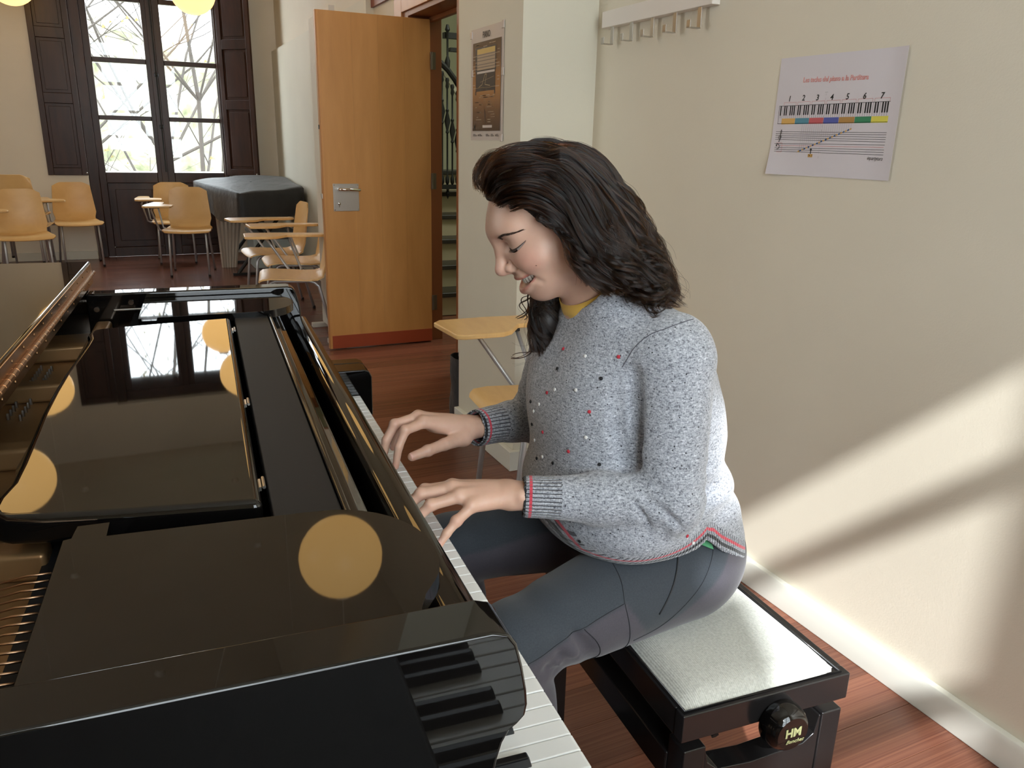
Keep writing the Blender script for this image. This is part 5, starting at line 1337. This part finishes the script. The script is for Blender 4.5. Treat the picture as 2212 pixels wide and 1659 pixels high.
# trousers
TR = Field((0.27, 0.84, 0.02), (0.95, 1.46, 0.78), 0.006)
TR.ell((0.735, 1.135, 0.606), (0.148, 0.186, 0.106), None, 0.03); TR.cone((0.73, 1.135, 0.62), (0.715, 1.14, 0.72), 0.135, 0.125, 0.04)
def leg_(hip, knee, ank):
    for i, (a, b, ra, rb) in enumerate(((hip, knee, 0.098, 0.063), (knee, ank, 0.061, 0.050))):
        a, b = np.array(a, np.float32), np.array(b, np.float32); ba = b-a; L = float(ba@ba)
        def f(x, y, z, a=a, ba=ba, L=L, ra=ra, rb=rb, i=i):
            t = np.clip(((x-a[0])*ba[0]+(y-a[1])*ba[1]+(z-a[2])*ba[2])/L, 0, 1)
            X, Y, Z = x-a[0]-t*ba[0], y-a[1]-t*ba[1], z-a[2]-t*ba[2]
            w = 0.0026*np.sin(t*26+2*np.sin(45*Z))*np.clip(1-abs(t-(0.92 if i == 0 else 0.1))/0.25, 0, 1)
            return np.sqrt(X*X+Y*Y+Z*Z)-(ra+(rb-ra)*t)-w
        r = max(ra, rb)+.01; TR.put(np.minimum(a, b)-r, np.maximum(a, b)+r, f, 0.03 if i == 0 else 0.012)
leg_((0.715, 1.035, 0.606), (0.378, 0.955, 0.572), (0.455, 0.985, 0.14)); leg_((0.715, 1.235, 0.606), (0.378, 1.285, 0.565), (0.435, 1.30, 0.14))
def flat(x, y, z): return (z-0.505)+0*x+0*y      # seat presses the cloth flat
TR.put((0.60, 0.8, 0.40), (0.95, 1.5, 0.505), lambda x, y, z: np.maximum(z-0.506, 0.602-x)+0*y, 0.03, 's', pad=0.02)
for pts in ([(0.462, 0.912, 0.600), (0.484, 0.905, 0.570), (0.500, 0.916, 0.542), (0.508, 0.938, 0.520)], [(0.476, 0.906, 0.582), (0.490, 0.910, 0.552), (0.498, 0.930, 0.526)], [(0.435, 0.904, 0.575), (0.455, 0.907, 0.550), (0.478, 0.926, 0.526)], [(0.415, 0.902, 0.560), (0.440, 0.912, 0.538), (0.470, 0.936, 0.518)],
            [(0.560, 0.935, 0.688), (0.600, 0.930, 0.690), (0.640, 0.95, 0.70)]):
    for a, b in zip(pts, pts[1:]): TR.cone(a, b, 0.0060, 0.0060, 0.011, 's')
Vt, Qt = TR.mesh(); Vt = relax(Vt, Qt, 2, 0.5)
def _trou(nt, b):
    v = coords(nt, (1, 1, 1)); at = N(nt, 'ShaderNodeAttribute'); at.attribute_name = 'panel'
    n = noise(nt, v, 500, 2)
    c = mixc(nt, at.outputs[2], (0.040, 0.049, 0.060), (0.072, 0.065, 0.080)); c = mixc(nt, 0.15, c, ramp(nt, n, [(0.3, (0.02, 0.02, 0.025)), (0.7, (0.09, 0.09, 0.10))]))
    nt.links.new(c, b.inputs['Base Color']); bump(nt, b, n, 0.10, 0.0006)
M_trou = mat('stretch_trouser', (0.04, 0.045, 0.055), 0.78, spec=0.25, nodes=_trou, sheen=0.25)
# rear and inner panel: below the seam that runs from hip to inner knee
def panelv(V):
    zs = np.interp(V[:, 0], [0.30, 0.42, 0.50, 0.555, 0.60, 0.66, 0.72, 0.77, 0.82], [0.565, 0.588, 0.612, 0.625, 0.560, 0.575, 0.615, 0.66, 0.72])
    return np.clip((zs-V[:, 2])/0.006+0.5, 0, 1)
tr_ = np_mesh('trousers', [(Vt, Qt)], M_trou, {'panel': (panelv(Vt), 'FLOAT')})
bvt = BVHTree.FromPolygons([tuple(v) for v in Vt], [tuple(int(i) for i in q) for q in Qt])
def ontr(p, out=0.0):
    o = Vector((p[0], 0.70, p[1])); h = bvt.ray_cast(o, Vector((0, 1, 0)), 0.5)
    return (h[0]+h[1]*out) if h[0] is not None else None
M_seam = mat('seam_thread', (0.018, 0.020, 0.026), 0.7)
def seam(ctrl, r=0.00065, m=None, name='seam'):
    pts = [ontr(p, 0.0004) for p in curve_pts(ctrl, 8)]; pts = [p for p in pts if p is not None]
    if len(pts) > 2: return pb(MB().tube(pts, r, 5), name, m or M_seam, tr_, smooth=True)
seam([(0.36, 0.578), (0.42, 0.592), (0.50, 0.614), (0.553, 0.626)])
seam([(0.553, 0.690), (0.556, 0.655), (0.553, 0.626), (0.560, 0.585), (0.566, 0.545), (0.560, 0.518)])
seam([(0.575, 0.553), (0.62, 0.565), (0.66, 0.590), (0.70, 0.625), (0.735, 0.672)])
seam([(0.478, 0.606), (0.500, 0.580), (0.512, 0.550), (0.510, 0.522)])
seam([(0.668, 0.672), (0.645, 0.634), (0.616, 0.594)], 0.0016, mat('zip_tape', (0.008, 0.009, 0.011), .5), 'pocket_zip')
zp = ontr((0.668, 0.674), 0.002)
if zp is not None: pb(MB().lathe([(0.001, -0.003), (0.0035, -0.002), (0.0035, 0.002), (0.001, 0.003)], 8, zp), 'zip_pull', M_chrome, tr_, smooth=0.6)
gp_ = [ontr(p, 0.003) for p in ((0.690, 0.705), (0.730, 0.700), (0.715, 0.688))]
P = [[(0.694+0.036*u, 0, 0.697-0.013*v-0.015*u) for u in np.linspace(0, 1, 6)] for v in (0, 0.5, 1)]
P = [[ontr((p[0], p[2]), 0.004) or Vector((p[0], 0.95, p[2])) for p in r] for r in P]
pb(MB().sheet(P, 0.0012), 'shirt_hem', M_grn, smooth=True)
# shoes
M_shoe = mat('dark_shoe', (0.02, 0.02, 0.022), 0.6)
for b_, a_ in ((0.985, 0.455), (1.30, 0.435)):
    P = []
    for t in np.linspace(0, 1, 12):
        a0 = a_+0.06-0.25*t; hw = 0.034+0.012*math.sin(pi*min(1, t*1.1))-0.012*(t > 0.9); hh = 0.105-0.065*t**0.8 if t < 1 else 0.02
        if t in (0, 1): hw *= .5; hh *= .7
        P.append([(a0, b_+hw*math.cos(k), max(0.002, 0.012+hh*0.5+hh*0.5*math.sin(k))) for k in np.linspace(0, 2*pi, 17)[:-1]])
    pb(MB().grid(P, wrapu=True).add([], []), 'shoe', M_shoe, smooth=True)
# ------------------------------------------------------------------ her hair
HR_ = Field((0.35, 0.98, 0.90), (0.80, 1.33, 1.34), 0.0030)
def he(c, r, k=0.02, mode='u'): HR_.ell(hp(*c), r, HR, k, mode)
he((-0.012, 0, 0.030), (0.096, 0.078, 0.078))
he((0.030, 0, 0.076), (0.048, 0.055, 0.026), 0.03)
he((0.070, 0, 0.010), (0.075, 0.075, 0.062), 0.012, 's')
he((0.072, 0, -0.05), (0.09, 0.1, 0.09), 0.01, 's')
HR_.chain([(0.565, 1.135, 1.210), (0.600, 1.105, 1.150), (0.615, 1.085, 1.105)], [0.052, 0.048, 0.040], 0.03)
HR_.chain([(0.530, 1.085, 1.205), (0.560, 1.060, 1.150), (0.600, 1.050, 1.108)], [0.034, 0.034, 0.030], 0.02)
HR_.chain([(0.560, 1.228, 1.150), (0.560, 1.232, 1.105), (0.532, 1.208, 1.060), (0.523, 1.195, 1.015), (0.523, 1.188, 0.972)], [0.030, 0.026, 0.022, 0.020, 0.012], 0.02)
HR_.chain([(0.560, 1.20, 1.22), (0.575, 1.225, 1.14)], [0.05, 0.03], 0.02)
Vr, Qr = HR_.mesh(); Vr = relax(Vr, Qr, 3, 0.5)
M_hairmass = mat('dark_hair_mass', (0.014, 0.0095, 0.0075), 0.5)
hm = np_mesh('hair', [(Vr, Qr)], M_hairmass)
def hair_mat():
    m = bpy.data.materials.new('dark_brown_hair'); m.use_nodes = True; nt = m.node_tree
    nt.nodes.remove(nt.nodes['Principled BSDF']); h = N(nt, 'ShaderNodeBsdfHairPrincipled')
    h.parametrization = 'MELANIN'; h.inputs['Melanin'].default_value = 0.90; h.inputs['Melanin Redness'].default_value = 0.40
    h.inputs['Roughness'].default_value = 0.26; h.inputs['Radial Roughness'].default_value = 0.4; h.inputs['Random Color'].default_value = 0.35
    nt.links.new(h.outputs[0], nt.nodes['Material Output'].inputs[0]); return m
M_strand = hair_mat()
GUIDES = [  # points, start radius, end radius, strands, wave
 ([(0.398,1.120,1.213), (0.426,1.090,1.226), (0.452,1.075,1.220), (0.478,1.065,1.203), (0.499,1.055,1.175), (0.514,1.045,1.139), (0.528,1.040,1.112)], .007, .016, 300, .004),
 ([(0.395,1.135,1.230), (0.413,1.105,1.251), (0.445,1.085,1.257), (0.483,1.070,1.233), (0.511,1.055,1.192), (0.533,1.040,1.139), (0.560,1.030,1.10)], .010, .018, 340, .006),
 ([(0.520,1.185,1.290), (0.595,1.175,1.255), (0.655,1.165,1.195), (0.695,1.145,1.130), (0.715,1.125,1.078)], .018, .026, 420, .008),
 ([(0.510,1.150,1.292), (0.580,1.120,1.262), (0.625,1.100,1.215), (0.662,1.085,1.158), (0.695,1.070,1.100), (0.705,1.065,1.070)], .016, .024, 460, .009),
 ([(0.490,1.105,1.288), (0.552,1.090,1.255), (0.598,1.075,1.205), (0.635,1.058,1.150), (0.668,1.048,1.090)], .015, .024, 460, .009),
 ([(0.470,1.130,1.292), (0.530,1.105,1.277), (0.580,1.085,1.235), (0.610,1.065,1.180), (0.640,1.050,1.120), (0.655,1.04,1.085)], .015, .024, 460, .008),
 ([(0.491,1.110,1.291), (0.536,1.110,1.285), (0.580,1.100,1.256), (0.630,1.100,1.221), (0.674,1.090,1.176), (0.713,1.090,1.120), (0.730,1.090,1.066)], .015, .024, 460, .010),
 ([(0.467,1.090,1.281), (0.500,1.080,1.279), (0.541,1.070,1.250), (0.581,1.060,1.214), (0.622,1.050,1.170), (0.667,1.050,1.120), (0.688,1.050,1.075)], .015, .024, 460, .010),
 ([(0.531,1.150,1.300), (0.575,1.140,1.278), (0.621,1.130,1.241), (0.668,1.120,1.202), (0.717,1.120,1.146), (0.733,1.110,1.093)], .015, .024, 460, .010),
 ([(0.527,1.070,1.243), (0.561,1.060,1.218), (0.601,1.050,1.184), (0.645,1.050,1.135), (0.655,1.040,1.093)], .015, .024, 460, .010),
 ([(0.600,1.14,1.24), (0.650,1.125,1.19), (0.690,1.10,1.13), (0.712,1.08,1.09), (0.716,1.06,1.06)], .018, .024, 360, .012),
 ([(0.386,1.140,1.226), (0.400,1.110,1.270), (0.444,1.085,1.278), (0.491,1.065,1.250), (0.523,1.050,1.199), (0.544,1.040,1.146), (0.576,1.030,1.105)], .009, .022, 420, .006),
 ([(0.394,1.120,1.214), (0.418,1.090,1.242), (0.461,1.070,1.237), (0.492,1.055,1.205), (0.508,1.045,1.159), (0.523,1.040,1.119), (0.554,1.030,1.092)], .008, .020, 420, .006),
 ([(0.410,1.095,1.209), (0.437,1.080,1.217), (0.467,1.065,1.204), (0.490,1.055,1.172), (0.507,1.045,1.139), (0.531,1.040,1.112)], .007, .017, 360, .005),
 ([(0.447,1.076,1.197), (0.461,1.070,1.192), (0.477,1.062,1.183), (0.499,1.050,1.166), (0.512,1.040,1.133)], .005, .012, 220, .004),
 ([(0.386,1.150,1.239), (0.414,1.130,1.283), (0.468,1.110,1.295), (0.525,1.085,1.269), (0.561,1.060,1.218), (0.585,1.040,1.165), (0.615,1.030,1.117), (0.644,1.020,1.083)], .013, .026, 520, .008),
 ([(0.440,1.150,1.289), (0.496,1.140,1.297), (0.557,1.120,1.275), (0.592,1.090,1.226), (0.633,1.070,1.172), (0.664,1.060,1.122), (0.688,1.050,1.075)], .014, .026, 520, .009),
 ([(0.509,1.170,1.294), (0.564,1.150,1.276), (0.610,1.140,1.235), (0.658,1.130,1.190), (0.690,1.110,1.135), (0.712,1.100,1.080)], .016, .028, 420, .009),
 ([(0.495,1.120,1.284), (0.552,1.090,1.242), (0.563,1.060,1.191), (0.597,1.045,1.144), (0.600,1.030,1.097)], .014, .024, 420, .008),
 ([(0.513,1.070,1.217), (0.533,1.045,1.179), (0.551,1.030,1.140), (0.586,1.020,1.113), (0.612,1.020,1.084)], .012, .022, 380, .008),
 ([(0.414,1.100,1.261), (0.471,1.080,1.265), (0.517,1.065,1.231), (0.541,1.045,1.179), (0.566,1.030,1.133), (0.587,1.020,1.096)], .012, .022, 420, .007),
 ([(0.545,1.060,1.205), (0.569,1.055,1.177), (0.612,1.045,1.157), (0.644,1.040,1.122), (0.664,1.040,1.085)], .014, .026, 420, .010),
 ([(0.566,1.215,1.17), (0.566,1.235,1.111), (0.538,1.215,1.068), (0.520,1.200,1.016), (0.520,1.185,0.956)], .016, .011, 520, .004),
 ([(0.560,1.215,1.17), (0.553,1.235,1.112), (0.517,1.215,1.061), (0.503,1.200,1.017), (0.505,1.190,0.963)], .016, .010, 460, .004),
 ([(0.575,1.21,1.16), (0.577,1.230,1.104), (0.548,1.200,1.062), (0.542,1.190,1.017), (0.539,1.180,0.967)], .016, .011, 460, .004),
 ([(0.550,1.22,1.15), (0.537,1.235,1.080), (0.498,1.220,1.045), (0.485,1.210,1.016)], .008, .006, 60, .006),
 ([(0.560,1.22,1.12), (0.549,1.220,1.051), (0.514,1.205,1.007), (0.501,1.200,0.961), (0.463,1.200,0.955)], .006, .003, 60, .003),
 ([(0.386,1.165,1.232), (0.405,1.180,1.270), (0.450,1.200,1.280), (0.520,1.215,1.255), (0.560,1.225,1.200), (0.570,1.228,1.140)], .014, .020, 300, .005),
 ([(0.60, 1.07, 1.21), (0.64, 1.055, 1.17), (0.675, 1.05, 1.13), (0.695, 1.045, 1.09), (0.700, 1.04, 1.06)], .014, .024, 380, .011),
 ([(0.56, 1.05, 1.16), (0.60, 1.03, 1.12), (0.63, 1.015, 1.09), (0.66, 1.01, 1.072)], .014, .022, 340, .010),
]
rh = np.random.RandomState(5)
strands = []
for pts, r0, r1, cnt, wv in GUIDES:
    pts = [(p[0] if p[0] < 0.575 else 0.575+(p[0]-0.575)*0.66, p[1], p[2]-(0.010 if p[0] > 0.52 and p[2] > 1.14 else 0)) for p in pts]; r1 *= 0.82
    c = [np.array(p) for p in curve_pts(pts, 5)]; c = np.array(c); n_ = len(c); t = np.linspace(0, 1, n_)
    tan = np.gradient(c, axis=0); tan /= np.linalg.norm(tan, axis=1)[:, None]
    cnt = int(cnt*1.7); nclump = max(4, cnt//24)
    cl = []
    for k in range(nclump):
        a = rh.uniform(0, 2*pi); r = math.sqrt(rh.uniform(0, 1)); cl.append((a, r, rh.uniform(0, 2*pi), rh.uniform(0.85, 1.25)))
    for k in range(cnt):
        a, r, ph, fq = cl[rh.randint(nclump)]
        stray = rh.rand() < 0.05
        a2 = rh.uniform(0, 2*pi); r2 = rh.uniform(0, 1)*(0.40 if not stray else 1.2)
        e1_ = np.cross(tan, [0, 0, 1.0]); e1_ /= np.linalg.norm(e1_, axis=1)[:, None]+1e-9; e2_ = np.cross(tan, e1_)
        rad = (r0+(r1-r0)*t)*(1.0)
        ox = rad*(r*math.cos(a)+r2*math.cos(a2)*(0.35+0.65*t)*0.7); oy = rad*(r*math.sin(a)+r2*math.sin(a2)*(0.35+0.65*t)*0.7)
        w = 1.7*wv*np.clip(t*1.6-0.30, 0, 1)
        ox = ox + w*np.sin(t*13*fq+ph); oy = oy + w*np.cos(t*13*fq+ph)*0.8
        if stray: ox = ox + 0.010*t*t*rh.normal(); oy = oy + 0.010*t*t*rh.normal()
        L = 1.0 if not rh.rand() < 0.3 else rh.uniform(0.8, 1.0)
        q = c + e1_*ox[:, None]*0.9 + e2_*oy[:, None]*0.9
        sink = np.clip(0.10-t, 0, 1)/0.10*rh.uniform(0.2, 1.0)
        q = q + (np.array([0.505, 1.15, 1.20])-q)*(sink*0.16)[:, None]
        m = max(8, int(n_*L)); st0 = int(6*rh.rand()**2); strands.append(q[st0:m])
bvr = BVHTree.FromPolygons([tuple(v) for v in Vr], [tuple(int(i) for i in q) for q in Qr])
for q in strands:
    lift = abs(rh.normal())*0.0022
    for i in range(1, len(q)):
        p = Vector(q[i]); r_ = bvr.find_nearest(p)
        d_ = (p-r_[0]).dot(r_[1])
        tt_ = i/len(q); lim = 0.010+0.020*tt_
        if d_ > lim and i > 1 and tt_ < 0.75:
            q[i] = p - r_[1]*(d_-lim)*0.55*min(1.0, (i-1)/6.0)*min(1.0, (0.75-tt_)*5)
        if d_ < lift:
            f_ = min(1.0, i/3.0); q[i] = p + r_[1]*(lift-d_)*f_
hc = bpy.data.hair_curves.new('hair_strands')
hc.add_curves([len(s) for s in strands])
pos = np.concatenate(strands)-np.array(HP)
hc.attributes['position'].data.foreach_set('vector', pos.astype(np.float32).ravel())
rad = np.concatenate([np.interp(np.linspace(0, 1, len(s)), [0, 0.15, 1], [0.00008, 0.00026, 0.00010]) for s in strands])
ra_ = hc.attributes.get('radius') or hc.attributes.new('radius', 'FLOAT', 'POINT'); ra_.data.foreach_set('value', rad.astype(np.float32))
hc.materials.append(M_strand)
ho_ = bpy.data.objects.new('hair_strands', hc); COL.objects.link(ho_); ho_.parent = hm; ho_['kind'] = 'stuff'
